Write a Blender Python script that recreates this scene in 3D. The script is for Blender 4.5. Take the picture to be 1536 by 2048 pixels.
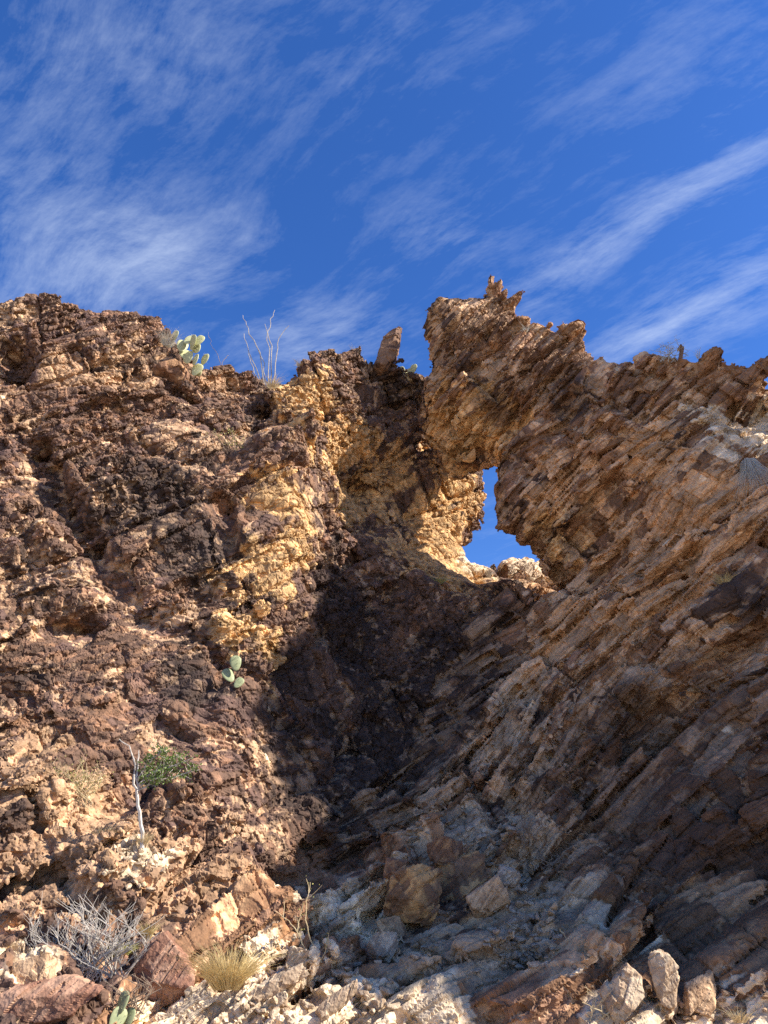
import bpy, bmesh, math, random, time
import numpy as np
from mathutils import Vector, Matrix
from mathutils.bvhtree import BVHTree
T0 = time.time()
for o in list(bpy.data.objects):
    bpy.data.objects.remove(o)
scene = bpy.context.scene
col = scene.collection
R = math.radians

# ------------------------------------------------------------------ camera
PITCH, FPX, CZ = R(26), 1490.0, 1.6
cam_d = bpy.data.cameras.new('camera')
cam = bpy.data.objects.new('camera', cam_d)
col.objects.link(cam)
cam_d.sensor_fit = 'VERTICAL'
cam_d.sensor_height = 36
cam_d.lens = 36 * FPX / 2048
cam_d.clip_end = 3000
cam.location = (0, 0, CZ)
cam.rotation_euler = (R(90) + PITCH, 0, 0)
scene.camera = cam
cp, sp = math.cos(PITCH), math.sin(PITCH)

def pdir(px, py):
    a, b = (px - 768) / FPX, (1024 - py) / FPX
    return np.array([a, cp - sp * b, sp + cp * b])

def at(px, py, Y):
    d = pdir(px, py)
    t = Y / d[1]
    return np.array([d[0] * t, Y, CZ + d[2] * t])

# ------------------------------------------------------------------ light
SUN_EL, SUN_BACK = R(38), R(15)      # elevation; how far the sun stands behind the camera plane, on the right
S = Vector((math.cos(SUN_EL) * math.cos(SUN_BACK), -math.cos(SUN_EL) * math.sin(SUN_BACK), math.sin(SUN_EL)))
sun_d = bpy.data.lights.new('sun', 'SUN')
sun_d.energy = 5.0
sun_d.angle = R(0.53)
sun_d.color = (1.0, 0.93, 0.82)
sun = bpy.data.objects.new('sun', sun_d)
col.objects.link(sun)
sun.rotation_euler = S.to_track_quat('Z', 'Y').to_euler()
sun.location = (30, -8, 30)

world = bpy.data.worlds.new('World')
scene.world = world
world.use_nodes = True
wt = world.node_tree
wt.nodes.clear()

def nd(tree, typ, **kw):
    n = tree.nodes.new(typ)
    for k, v in kw.items():
        if k.startswith('in_'):
            key = k[3:]
            n.inputs[int(key) if key.isdigit() else key].default_value = v
        else:
            setattr(n, k, v)
    return n

def lk(tree, a, b):
    tree.links.new(a, b)

def mth(tree, op, a, b=None, c=None, clamp=False):
    n = tree.nodes.new('ShaderNodeMath')
    n.operation = op
    n.use_clamp = clamp
    for i, v in enumerate((a, b, c)):
        if v is None:
            continue
        if isinstance(v, (int, float)):
            n.inputs[i].default_value = v
        else:
            tree.links.new(v, n.inputs[i])
    return n.outputs[0]

def build_world():
    t = wt
    sky = nd(t, 'ShaderNodeTexSky')
    sky.sky_type = 'NISHITA'
    sky.sun_disc = False
    sky.sun_elevation = SUN_EL
    sky.sun_rotation = math.atan2(S.x, S.y)
    sky.altitude = 1200
    sky.air_density = 1.0
    sky.dust_density = 0.3
    sky.ozone_density = 3.0
    hsv = nd(t, 'ShaderNodeHueSaturation', in_Hue=0.514, in_Saturation=1.27, in_Value=1.16)
    lk(t, sky.outputs[0], hsv.inputs['Color'])
    tc = nd(t, 'ShaderNodeTexCoord')
    sep = nd(t, 'ShaderNodeSeparateXYZ')
    lk(t, tc.outputs['Generated'], sep.inputs[0])
    zz = mth(t, 'MAXIMUM', sep.outputs[2], 0.08)
    px = mth(t, 'DIVIDE', sep.outputs[0], zz)
    py = mth(t, 'DIVIDE', sep.outputs[1], zz)
    cmb = nd(t, 'ShaderNodeCombineXYZ')
    lk(t, px, cmb.inputs[0]); lk(t, py, cmb.inputs[1])
    P = cmb.outputs[0]

    def pp(a, b):
        d = pdir(a, b)
        return d[0] / d[2], d[1] / d[2]
    # a slow warp makes the ice streaks bend
    wn = nd(t, 'ShaderNodeTexNoise', in_Scale=2.2, in_Detail=1.5)
    lk(t, P, wn.inputs['Vector'])
    wsub = nd(t, 'ShaderNodeVectorMath', operation='SUBTRACT')
    lk(t, wn.outputs['Color'], wsub.inputs[0]); wsub.inputs[1].default_value = (.5, .5, .5)
    wsc = nd(t, 'ShaderNodeVectorMath', operation='SCALE'); wsc.inputs['Scale'].default_value = 0.16
    lk(t, wsub.outputs[0], wsc.inputs[0])
    wadd = nd(t, 'ShaderNodeVectorMath', operation='ADD')
    lk(t, P, wadd.inputs[0]); lk(t, wsc.outputs[0], wadd.inputs[1])
    PW = wadd.outputs[0]

    def aniso(ang, sx, sy, detail, rough=.6):
        m = nd(t, 'ShaderNodeMapping', vector_type='TEXTURE')
        m.inputs['Rotation'].default_value = (0, 0, ang)
        m.inputs['Scale'].default_value = (sx, sy, 1)
        lk(t, PW, m.inputs[0])
        n = nd(t, 'ShaderNodeTexNoise', in_Scale=1.0, in_Detail=detail, in_Roughness=rough)
        lk(t, m.outputs[0], n.inputs['Vector'])
        return n.outputs[0]
    ax, ay = pp(1060, 590); bx, by = pp(1536, 260)
    A0 = math.atan2(by - ay, bx - ax)
    streak = aniso(A0, .50, .10, 9.0, .66)
    streak2 = aniso(A0 + .7, .22, .13, 10.0, .70)
    fine = aniso(A0 + .25, .10, .03, 8.0, .72)
    tex = mth(t, 'ADD', mth(t, 'MULTIPLY', streak, .45), mth(t, 'ADD', mth(t, 'MULTIPLY', streak2, .40), mth(t, 'MULTIPLY', fine, .27)))

    total = None
    # (from pixel, to pixel, half width in pixels, strength)
    for (x0, y0, x1, y1, w, k) in [
            (1020, 610, 1560, 270, 48, 1.0), (1120, 790, 1700, 470, 56, 1.05), (180, 600, 490, 430, 100, .9),
            (-150, 760, 260, 470, 210, .8), (520, 760, 720, 600, 90, .85), (-100, 420, 330, 90, 200, .42), (250, 190, 520, -60, 130, .5),
            (560, 260, 1010, -60, 150, .30), (820, 540, 960, 400, 80, .5), (1230, 360, 1700, -40, 150, .34), (-100, 150, 200, -150, 190, .35),
            (930, 700, 1100, 600, 70, .3), (650, 640, 860, 480, 110, .2)]:
        ax, ay = pp(x0, y0); bx, by = pp(x1, y1)
        cx, cy = (ax + bx) / 2, (ay + by) / 2
        L = math.hypot(bx - ax, by - ay) / 2 * 1.35
        mx, my = (x0 + x1) / 2, (y0 + y1) / 2
        nx, ny = -(y1 - y0), (x1 - x0); nn = math.hypot(nx, ny)
        qx, qy = pp(mx + nx / nn * w, my + ny / nn * w)
        W = abs(-(by - ay) * (qx - cx) + (bx - ax) * (qy - cy)) / math.hypot(bx - ax, by - ay) * 1.5
        m = nd(t, 'ShaderNodeMapping', vector_type='TEXTURE')
        m.inputs['Location'].default_value = (cx, cy, 0)
        m.inputs['Rotation'].default_value = (0, 0, math.atan2(by - ay, bx - ax))
        m.inputs['Scale'].default_value = (L, max(W, .02), 1)
        lk(t, PW, m.inputs[0])
        g = nd(t, 'ShaderNodeTexGradient', gradient_type='SPHERICAL')
        lk(t, m.outputs[0], g.inputs[0])
        v = mth(t, 'MULTIPLY', mth(t, 'POWER', g.outputs[1], .8), k)
        total = v if total is None else mth(t, 'ADD', total, v)
    dens = mth(t, 'SUBTRACT', mth(t, 'ADD', mth(t, 'MULTIPLY', total, .34), mth(t, 'MULTIPLY', tex, 2.5)), 1.40)
    dens = mth(t, 'MULTIPLY', dens, .95, clamp=True)
    dens = mth(t, 'MULTIPLY', dens, mth(t, 'ADD', .30, mth(t, 'MULTIPLY', total, .55)))
    dens = mth(t, 'MINIMUM', dens, .78)
    mix = nd(t, 'ShaderNodeMix', data_type='RGBA')
    lk(t, dens, mix.inputs['Factor'])
    lk(t, hsv.outputs[0], mix.inputs[6])
    mix.inputs[7].default_value = (3.9, 4.5, 5.6, 1)
    bg = nd(t, 'ShaderNodeBackground', in_Strength=0.09)
    lk(t, mix.outputs[2], bg.inputs[0])
    out = nd(t, 'ShaderNodeOutputWorld')
    lk(t, bg.outputs[0], out.inputs[0])
build_world()

scene.view_settings.view_transform = 'Standard'
scene.view_settings.look = 'None'
scene.view_settings.exposure = 1.2
scene.view_settings.gamma = 1.0
scene.cycles.use_denoising = False
scene.cycles.max_bounces = 6
scene.cycles.diffuse_bounces = 4
scene.cycles.glossy_bounces = 2
scene.cycles.transparent_max_bounces = 4

# ------------------------------------------------------------------ noise
U = np.uint32
def hash3(i, j, k, seed):
    with np.errstate(over='ignore'):
        h = i.astype(U) * U(0x8da6b343) ^ j.astype(U) * U(0xd8163841) ^ k.astype(U) * U(0xcb1ab31f) ^ U((seed * 0x9E3779B1) & 0xffffffff)
        h ^= h >> U(15); h *= U(0x2c1b3c6d); h ^= h >> U(12); h *= U(0x297a2d39); h ^= h >> U(15)
    return h

def h01(h):
    return (h & U(0xffffff)).astype(np.float32) / np.float32(0xffffff)

def rehash(h, s):
    with np.errstate(over='ignore'):
        h = (h ^ U((s * 0x85ebca6b) & 0xffffffff)) * U(0x7feb352d)
        h ^= h >> U(15); h *= U(0x846ca68b); h ^= h >> U(16)
    return h

def vnoise(p, seed=0):
    i = np.floor(p).astype(np.int32)
    f = (p - i).astype(np.float32)
    f = f * f * (3 - 2 * f)
    out = 0
    for dx in (0, 1):
        for dy in (0, 1):
            for dz in (0, 1):
                w = (f[:, 0] if dx else 1 - f[:, 0]) * (f[:, 1] if dy else 1 - f[:, 1]) * (f[:, 2] if dz else 1 - f[:, 2])
                out = out + w * h01(hash3(i[:, 0] + dx, i[:, 1] + dy, i[:, 2] + dz, seed))
    return out * 2 - 1

def fbm(p, octv=4, seed=0, gain=.5, lac=2.03):
    a, s, tot = 1.0, 0, 0
    for o in range(octv):
        s = s + a * vnoise(p, seed + o * 17)
        tot += a
        a *= gain
        p = p * lac + 3.7
    return s / tot

def worley(q, seed=0, jit=.85):
    """q already in cell units. returns F1, F2, id hash of nearest, offset to nearest feature point"""
    n = len(q)
    F1 = np.empty(n, np.float32); F2 = np.empty(n, np.float32)
    ID = np.empty(n, U); OFF = np.empty((n, 3), np.float32)
    C = 200000
    for a in range(0, n, C):
        qq = q[a:a + C]
        i = np.floor(qq).astype(np.int32)
        f = (qq - i).astype(np.float32)
        m = len(qq)
        f1 = np.full(m, 9, np.float32); f2 = np.full(m, 9, np.float32)
        idd = np.zeros(m, U); off = np.zeros((m, 3), np.float32)
        for dx in (-1, 0, 1):
            for dy in (-1, 0, 1):
                for dz in (-1, 0, 1):
                    h = hash3(i[:, 0] + dx, i[:, 1] + dy, i[:, 2] + dz, seed)
                    ox = f[:, 0] - (dx + .5 + jit * ((h & U(1023)).astype(np.float32) / 1023 - .5))
                    oy = f[:, 1] - (dy + .5 + jit * (((h >> U(10)) & U(1023)).astype(np.float32) / 1023 - .5))
                    oz = f[:, 2] - (dz + .5 + jit * (((h >> U(20)) & U(1023)).astype(np.float32) / 1023 - .5))
                    d = ox * ox + oy * oy + oz * oz
                    c = d < f1
                    f2 = np.where(c, f1, np.minimum(f2, d))
                    f1 = np.where(c, d, f1)
                    idd = np.where(c, h, idd)
                    off[c, 0] = ox[c]; off[c, 1] = oy[c]; off[c, 2] = oz[c]
        F1[a:a + C] = np.sqrt(f1); F2[a:a + C] = np.sqrt(f2); ID[a:a + C] = idd; OFF[a:a + C] = off
    return F1, F2, ID, OFF

def smooth(a, b, x):
    t = np.clip((x - a) / (b - a), 0, 1)
    return t * t * (3 - 2 * t)

def bricks(p, B, size, seed, tilt=.5, tail=.25):
    """bedded rock broken by joints: every layer has its own joint spacing and skew, every block its own
    height and tilt, a few blocks have dropped out.  returns height, metres to the nearest joint, id"""
    q = p @ (B / np.array(size)[:, None]).T.astype(np.float32)
    s = q[:, 2]
    s = s + .30 * np.sin(s * 1.7 + seed) + .22 * np.sin(s * .61 + 2.3 * seed)
    k = np.floor(s).astype(np.int32)
    m4 = h01(hash3(k >> 2, k * 0 + 11, k * 0 + 2, seed)) < .22            # some beds are two or four times as thick
    m2 = h01(hash3(k >> 1, k * 0 + 12, k * 0 + 3, seed)) < .38
    sh = np.where(m4, 2, np.where(m2, 1, 0)).astype(np.int32)
    k = (k >> sh) << sh
    mul = (1 << sh).astype(np.float32)
    fs = (s - k) / mul
    hk = hash3(k, k * 0 + 3, k * 0 + 7, seed)
    u = q[:, 0] * (.40 + 1.3 * h01(hk) ** 1.5) + (h01(rehash(hk, 1)) - .5) * 1.3 * q[:, 1] + h01(rehash(hk, 2)) * 31
    i = np.floor(u).astype(np.int32); fu = u - i
    hi_ = hash3(k, i, k * 0 + 5, seed)
    v = q[:, 1] * (.55 + .9 * h01(hi_)) + (h01(rehash(hi_, 1)) - .5) * .9 * fu + h01(rehash(hi_, 2)) * 31
    j = np.floor(v).astype(np.int32); fv = v - j
    idd = hash3(k, i, j, seed + 101)
    r = h01(idd)
    hgt = r - .5 - .9 * (r < tail * .5)
    t = [h01(rehash(idd, m)) - .5 for m in (2, 3, 4)]
    d = hgt + tilt * 2 * (t[0] * (fu - .5) + t[1] * (fv - .5) + t[2] * (fs - .5))
    e = np.minimum(np.minimum(np.minimum(fs, 1 - fs) * size[2] * mul, np.minimum(fu, 1 - fu) * size[0]), np.minimum(fv, 1 - fv) * size[1])
    return d, e, idd

# ------------------------------------------------------------------ big shape of the canyon head
def basis(bn, ref=(0, 1, 0)):
    b = np.array(bn, float); b /= np.linalg.norm(b)
    u = np.cross(np.array(ref, float), b); u /= np.linalg.norm(u)
    v = np.cross(b, u)
    return np.array([u, v, b])

BED_R = basis((-0.60, 0.22, 0.77))      # beds on the right rise to the right
BED_L = basis((-0.62, -0.22, 0.74))
BED_K = basis((-0.80, 0.10, 0.55))      # steeper in the hollow

cA = [(-300, 2100, 5.5), (-300, 1500, 8), (-300, 1000, 10), (-300, 640, 11.5),
      (0, 2040, 5.8), (0, 1800, 6.9), (0, 1500, 8.2), (0, 1200, 9.4), (0, 900, 10.6),
      (200, 2040, 5.9), (200, 1850, 6.8), (200, 1600, 7.9), (200, 1300, 9.1), (200, 1000, 10.4), (200, 750, 11.6),
      (400, 2040, 6.1), (400, 1900, 6.9), (400, 1700, 7.8), (400, 1450, 8.9), (400, 1200, 9.8), (400, 950, 11.0), (400, 800, 12.2),
      (520, 1700, 8.2), (520, 1500, 8.9), (530, 1350, 9.5), (510, 1150, 10.3), (550, 1000, 11.0), (580, 850, 12), (620, 760, 12.8),
      (615, 1000, 11.1), (600, 1100, 10.7), (645, 860, 12.0), (630, 1050, 11.2), (625, 930, 11.5),
      (600, 1600, 9.4), (580, 1400, 10.1), (600, 1250, 10.9), (660, 1150, 11.6),
      (700, 1500, 11.4), (700, 1300, 12.6), (700, 1150, 12.8), (700, 1085, 12.6),
      (850, 1600, 10), (850, 1400, 12.2), (850, 1250, 13.0), (850, 1175, 13.1), (960, 1200, 13.4), (960, 1300, 12.6), (1050, 1200, 13.6),
      (1100, 1300, 13.4), (1250, 1250, 14),
      (690, 1045, 13.5), (672, 950, 13.7), (690, 870, 13.6), (720, 830, 13.4), (750, 950, 14.4), (765, 850, 14.3), (780, 780, 14.6), (830, 800, 14.8),
          (820, 950, 14.9), (800, 1050, 14.9), (860, 1000, 15.5), (900, 1050, 15.9), (930, 950, 15.9), (900, 1130, 15.3), (950, 1140, 15.8), (975, 960, 16.8),
      (600, 2040, 6.2), (600, 1850, 7.4), (600, 1720, 8.6), (768, 2040, 6.2), (768, 1900, 7.1), (768, 1750, 8.4), (768, 1650, 9.4),
      (1000, 2040, 6.2), (1000, 1900, 7.1), (1000, 1700, 8.8), (1000, 1550, 10.2)]
oA_top = [(-330, 630, 12), (0, 600, 12), (60, 568, 12), (150, 583, 12), (180, 610, 12), (245, 604, 12), (310, 640, 12.3), (330, 692, 12.5),
          (400, 735, 12.8), (440, 735, 13), (475, 725, 13), (510, 752, 13), (560, 757, 13.2), (600, 725, 13.3), (650, 704, 13.5), (720, 690, 13.7), (790, 700, 13.9),
          (808, 722, 14.2), (838, 742, 14.8), (880, 780, 15.6), (940, 860, 16.4), (936, 886, 16.6), (950, 940, 16.8), (958, 985, 16.8), (944, 1015, 16.4),
          (926, 1045, 16.2), (922, 1085, 16), (940, 1118, 15.8), (952, 1160, 15.4), (995, 1198, 13.9), (1100, 1200, 13.8), (1300, 1200, 14.5)]
cB = [(950, 650, 13.0), (900, 760, 13.3), (950, 850, 13.2), (900, 880, 13.7), (1000, 760, 12.7), (1040, 700, 12.5), (1100, 800, 12.0), (1000, 880, 13.0),
      (1050, 1000, 12.1), (1100, 1050, 11.9), (1150, 950, 11.4), (1200, 900, 11.0), (1200, 800, 11.2), (1300, 800, 10.6), (1420, 780, 10.3),
      (1450, 935, 9.55), (1480, 915, 9.7), (1490, 855, 10.5), (1540, 850, 10.4), (1420, 850, 10.2), (1540, 930, 9.4),
      (1500, 1000, 9.4), (1300, 1000, 10.3), (1300, 1200, 10.0), (1150, 1180, 11.3), (1100, 1250, 11.7), (1500, 1300, 8.8), (1200, 1400, 10.1), (1050, 1400, 11.2),
      (1350, 1450, 9.1), (1200, 1550, 9.4), (1000, 1500, 10.8), (1500, 1600, 7.9), (1300, 1700, 8.2), (1100, 1700, 8.7), (1000, 1700, 9.1), (1500, 1850, 6.7),
      (1300, 1900, 6.7), (1000, 1900, 7.0), (768, 1900, 7.2), (768, 2040, 6.3), (1500, 2040, 5.7), (1200, 2040, 5.9), (900, 1650, 9.8), (900, 1550, 10.9),
      (850, 1400, 12.4), (700, 1400, 13), (700, 1700, 9.6)]
oB_top = [(850, 690, 13.7), (851, 678, 13.7), (866, 630, 13.6), (880, 606, 13.5), (904, 600, 13.4), (932, 588, 13.3), (962, 574, 13.2), (974, 540, 13.2), (992, 526, 13.2),
          (1003, 542, 13.1), (1021, 548, 13.0), (1026, 600, 13.0), (1022, 642, 12.9), (1045, 640, 12.7), (1085, 648, 12.5), (1110, 652, 12.3), (1140, 646, 12.1),
          (1160, 655, 12.0), (1168, 690, 11.9), (1188, 722, 11.6), (1210, 734, 11.4), (1240, 724, 11.2), (1298, 692, 10.9), (1330, 702, 10.7), (1350, 694, 10.6),
          (1390, 702, 10.4), (1440, 695, 10.2), (1480, 698, 10.1), (1550, 704, 9.9), (1590, 742, 9.8), (1618, 800, 9.6), (1665, 880, 9.3), (1740, 910, 9.0)]
oB_left = [(1148, 1186, 12.2), (1138, 1152, 12.2), (1120, 1122, 12.3), (1094, 1092, 12.3), (1072, 1070, 12.4), (1048, 1066, 12.4), (1034, 1050, 12.5), (1000, 1040, 12.6), (998, 1020, 12.7),
           (998, 985, 12.8), (1004, 935, 12.9), (1000, 898, 13.0), (960, 884, 13.5), (945, 908, 13.7), (928, 916, 13.8), (892, 920, 14.0), (862, 884, 13.9), (838, 842, 13.8), (845, 780, 13.8), (851, 730, 13.7)]

def W(pts):
    return np.array([at(*p) for p in pts])
pA = W(oA_top)
pBt, pBl = W(oB_top), W(oB_left)
offB = np.array([(7.0, 7.2, 7.3), (7.4, 5.8, 7.0), (7.9, 5.4, 6.4), (9.0, 5.0, 5.6), (14, 4.5, 5.0)])        # the wall goes on beyond the frame
lowA = np.array([(x, 4.0, -.2) for x in (-8, -4, 0, 4)] + [(x, 1.0, -2.2) for x in (-8, -4, 0, 4)])
lowB = np.array([(x, 4.0, -.2) for x in (-2, 1, 4)] + [(x, 1.0, -2.2) for x in (-2, 1, 4)] +
                [(6.4, 6.9, 5), (6.2, 5.6, 2.5), (6, 4.4, .6), (7.6, 4.6, 4), (7.6, 3.8, 1.0), (9.2, 4.4, 2.5), (13, 3.8, 3), (13, 3.6, -2)])

def rbf(P, lam):
    X, y = P[:, [0, 2]], P[:, 1]
    D = np.sqrt(((X[:, None] - X[None]) ** 2).sum(-1) + .04)
    n = len(X)
    Mx = np.zeros((n + 3, n + 3))
    Mx[:n, :n] = D - lam * np.eye(n)
    Mx[:n, n] = 1; Mx[:n, n + 1:] = X; Mx[n, :n] = 1; Mx[n + 1:, :n] = X.T
    w = np.linalg.solve(Mx, np.concatenate([y, np.zeros(3)]))
    def f(x, z):
        q = np.stack([x, z], -1)
        r = np.sqrt(((q[:, None] - X[None]) ** 2).sum(-1) + .04)
        return r @ w[:n] + w[n] + q @ w[n + 1:]
    return f

FA = rbf(np.concatenate([W(cA), pA, lowA]), .015)
FB = rbf(np.concatenate([W(cB), pBt, pBl, offB, lowB]), .03)
polyA = np.concatenate([pA[:, [0, 2]], [[9, pA[-1, 2]], [9, -4], [-12, -4], [-12, pA[0, 2]]]])
polyB = np.concatenate([pBt[:, [0, 2]], offB[:, [0, 2]], [[15, 5.5], [15, -4], [-3, -4], [-2, 1.5], [0.2, 4.2], [2.4, 6.2]], pBl[:, [0, 2]]])

def poly_sdf(x, z, poly):
    d = np.full(x.shape, 1e9); ins = np.zeros(x.shape, bool)
    n = len(poly)
    for a in range(n):
        x0, z0 = poly[a]; x1, z1 = poly[(a + 1) % n]
        ex, ez = x1 - x0, z1 - z0
        t = np.clip(((x - x0) * ex + (z - z0) * ez) / (ex * ex + ez * ez + 1e-12), 0, 1)
        d = np.minimum(d, np.hypot(x - x0 - t * ex, z - z0 - t * ez))
        c = ((z0 > z) != (z1 > z))
        with np.errstate(divide='ignore', invalid='ignore'):
            c &= x < (x1 - x0) * (z - z0) / (z1 - z0 + 1e-12) + x0
        ins ^= c
    return np.where(ins, -d, d)

VOX = 0.1
lo = np.array([-9.2, 2.0, -1.6]); hi = np.array([13.0, 20.5, 17.0])
nx, ny, nz = [int(round(v)) for v in (hi - lo) / VOX]
gx = (lo[0] + VOX * np.arange(nx)); gy = (lo[1] + VOX * np.arange(ny)); gz = (lo[2] + VOX * np.arange(nz))

def field2(F, poly):
    XX, ZZ = np.meshgrid(gx, gz, indexing='ij')
    x, z = XX.ravel(), ZZ.ravel()
    f = np.concatenate([F(x[a:a + 8000], z[a:a + 8000]) for a in range(0, len(x), 8000)]).reshape(XX.shape)
    dx, dz = np.gradient(f, VOX)
    nrm = np.sqrt(1 + np.minimum(dx * dx + dz * dz, 9))
    p = poly_sdf(x, z, poly).reshape(XX.shape)
    return f.astype(np.float32), nrm.astype(np.float32), p.astype(np.float32)

def smax(a, b, k):
    h = np.clip(.5 + .5 * (a - b) / k, 0, 1)
    return b + (a - b) * h + k * h * (1 - h)

def mass(F, poly, t0, t1, tmax, k=.25):
    f, nrm, p = field2(F, poly)
    f, nrm, p = f[:, None, :], nrm[:, None, :], p[:, None, :]
    Y = gy[None, :, None].astype(np.float32)
    front = (f - Y) / nrm
    thick = np.minimum((t0 + t1 * np.maximum(-p, 0)) * np.minimum(nrm, 2.2), tmax)
    back = (Y - f - thick) * .8
    return np.maximum(smax(front, np.broadcast_to(p, front.shape), k), back)

SA = mass(FA, polyA, .6, 1.6, 4.0)
SB = mass(FB, polyB, .36, 1.5, 3.4, .16)
V = np.minimum(SA, SB)
OWN = SB < SA
del SA, SB
# an added leaning mass, unseen right of the frame, outlined to shade the hollow
shade_spur = np.array([(4.2, -1.5), (4.1, 7.1), (3.72, 8.9), (3.7, 9.3), (4.55, 9.65), (5.65, 9.85), (6.0, 10.25), (6.82, 10.7), (6.8, 11.4), (6.75, 12.1), (6.55, 12.5), (7.0, 13.3),
                 (7.9, 13.65), (8.5, 14.35), (9.6, 15.2), (10.1, 15.0), (9.0, 13.2), (8.2, 12.0), (7.8, 10.8), (8.4, 10.1), (12.5, 9.6), (12.5, -1.5)])
YY_, ZZ_ = np.meshgrid(gy, gz, indexing='ij')
ps = poly_sdf(YY_.ravel(), ZZ_.ravel(), shade_spur).reshape(YY_.shape).astype(np.float32)[None]
XX_ = gx.astype(np.float32)[:, None, None]
V = np.minimum(V, np.maximum(ps, np.maximum(9.5 - XX_, XX_ - 11.5)))
GX, GY, GZ = np.meshgrid(gx.astype(np.float32), gy.astype(np.float32), gz.astype(np.float32), indexing='ij')
# rocks of the next ridge, seen through the opening
for (px, py, Y, rx, ry, rz) in [(1048, 1172, 18.5, .85, .9, .75), (1090, 1190, 18.3, .6, .8, .62), (985, 1196, 17.2, .75, .9, .42), (930, 1180, 16.8, .9, 1.2, .5), (1010, 1215, 15.6, 1.2, 1.2, .45)]:
    c = at(px, py, Y)
    e = (np.sqrt(((GX - c[0]) / rx) ** 2 + ((GY - c[1]) / ry) ** 2 + ((GZ - c[2]) / rz) ** 2) - 1) * min(rx, ry, rz)
    V = np.minimum(V, e)
near = np.abs(V) < 1.1
P = np.stack([GX[near], GY[near], GZ[near]], -1)
del GX, GY, GZ
right = OWN[near]
print('near voxels', len(P), round(time.time() - T0, 1))
wp = P + .35 * np.stack([vnoise(P / 1.3, 5), vnoise(P / 1.3, 6), vnoise(P / 1.3, 7)], -1)
def two(p, isr, BR, sr, BL, sl, seed, tilt=.5, tail=.25):
    d = np.empty(len(p), np.float32); e = np.empty(len(p), np.float32); i = np.empty(len(p), U)
    for m, B, sz, sd in ((isr, BR, sr, seed), (~isr, BL, sl, seed + 500)):
        if m.any():
            d[m], e[m], i[m] = bricks(p[m], B, sz, sd, tilt, tail)
    return d, e, i
def spin(B, ax, deg):
    return (np.array(Matrix.Rotation(R(deg), 3, Vector(ax))) @ B.T).T
wc = at(1000, 1010, 13)
winw = 1 - .93 * np.exp(-(((P[:, 0] - wc[0]) ** 2 + (P[:, 2] - wc[2]) ** 2) / 2.0) ** 2)
b1, e1, _ = two(wp, right, BED_R, (2.2, 1.7, .62), BED_L, (1.9, 1.6, .8), 11, .8, .0)
b1 *= smooth(0, .16, e1)
winw *= np.where(P[:, 0] > 8.5, .4, 1)
dn = .24 * fbm(P / 2.4, 3, 3) + .10 * fbm(P / .8, 2, 4) - b1 * .26 - .04
V0 = V.copy()
V[near] += (dn * winw).astype(np.float32)
# deep clefts in the left buttress
def cleft(pts, wid, dep):
    w = W(pts)
    d = np.full(len(P), 9.0, np.float32)
    jig = .12 * np.stack([vnoise(P / .5, 31), vnoise(P / .5, 32), vnoise(P / .5, 33)], -1)
    pj = P + jig
    for a, b in zip(w[:-1], w[1:]):
        e = b - a
        t = np.clip(((pj - a) @ e) / (e @ e), 0, 1)
        q = pj - a - t[:, None] * e
        d = np.minimum(d, np.sqrt(q[:, 0] ** 2 + (q[:, 1] * .10) ** 2 + q[:, 2] ** 2))
    V[near] += (dep * np.exp(-(d / wid) ** 2)).astype(np.float32)
cleft([(60, 880, 10.5), (110, 990, 10.1), (170, 1070, 9.8), (250, 1200, 9.3)], .19, 1.0)
cleft([(440, 1010, 10.8), (470, 1100, 10.4)], .12, .6)
cleft([(0, 690, 11.5), (20, 740, 11.3)], .3, .9)
cleft([(480, 870, 11.4), (520, 800, 12.2)], .20, .9)
cleft([(100, 1240, 9.2), (150, 1245, 9.2)], .15, .6)
cleft([(200, 1600, 7.9), (260, 1580, 8.0)], .2, .6)
cleft([(400, 1420, 9.0), (430, 1300, 9.4)], .12, .6)
cleft([(60, 1510, 8.2), (90, 1470, 8.3)], .12, .5)
cleft([(330, 1000, 10.6), (420, 985, 11)], .08, .4)
cleft([(180, 860, 11), (330, 900, 11)], .08, .4)
cleft([(340, 770, 12.2), (390, 800, 12.2)], .12, .6)
cleft([(360, 1150, 9.8), (420, 1250, 9.5)], .09, .5)
cleft([(1180, 1290, 10.6), (1380, 1170, 9.8)], .05, .3)
cleft([(1150, 1000, 11.5), (1250, 930, 11)], .05, .3)
cleft([(1395, 1090, 9.6), (1380, 1130, 9.5)], .10, .5)
del wp, P
def blur(A, k):
    for ax in range(3):
        A = np.moveaxis(A, ax, 0)
        c = np.cumsum(np.concatenate([np.repeat(A[:1], k + 1, 0), A, np.repeat(A[-1:], k, 0)]), 0, dtype=np.float64)
        A = ((c[2 * k + 1:] - c[:-2 * k - 1]) / (2 * k + 1)).astype(np.float32)
        A = np.moveaxis(A, 0, ax)
    return A
VB = blur(np.clip(V, -1, 1), 2)
GRAD = np.stack(np.gradient(VB, VOX), -1).astype(np.float32)
del VB, V0
def macro_normal(p):
    q = (p - lo.astype(np.float32)) / VOX
    i = np.clip(np.floor(q).astype(np.int32), 0, np.array(V.shape) - 2)
    f = np.clip(q - i, 0, 1).astype(np.float32)
    g = 0
    for a in (0, 1):
        for b in (0, 1):
            for c in (0, 1):
                w = (f[:, 0] if a else 1 - f[:, 0]) * (f[:, 1] if b else 1 - f[:, 1]) * (f[:, 2] if c else 1 - f[:, 2])
                g = g + w[:, None] * GRAD[i[:, 0] + a, i[:, 1] + b, i[:, 2] + c]
    return g / (np.linalg.norm(g, axis=1)[:, None] + 1e-6)
# close the box
for ax in range(3):
    for e in (0, -1):
        s = [slice(None)] * 3; s[ax] = e
        V[tuple(s)] = np.maximum(V[tuple(s)], .05)

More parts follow.
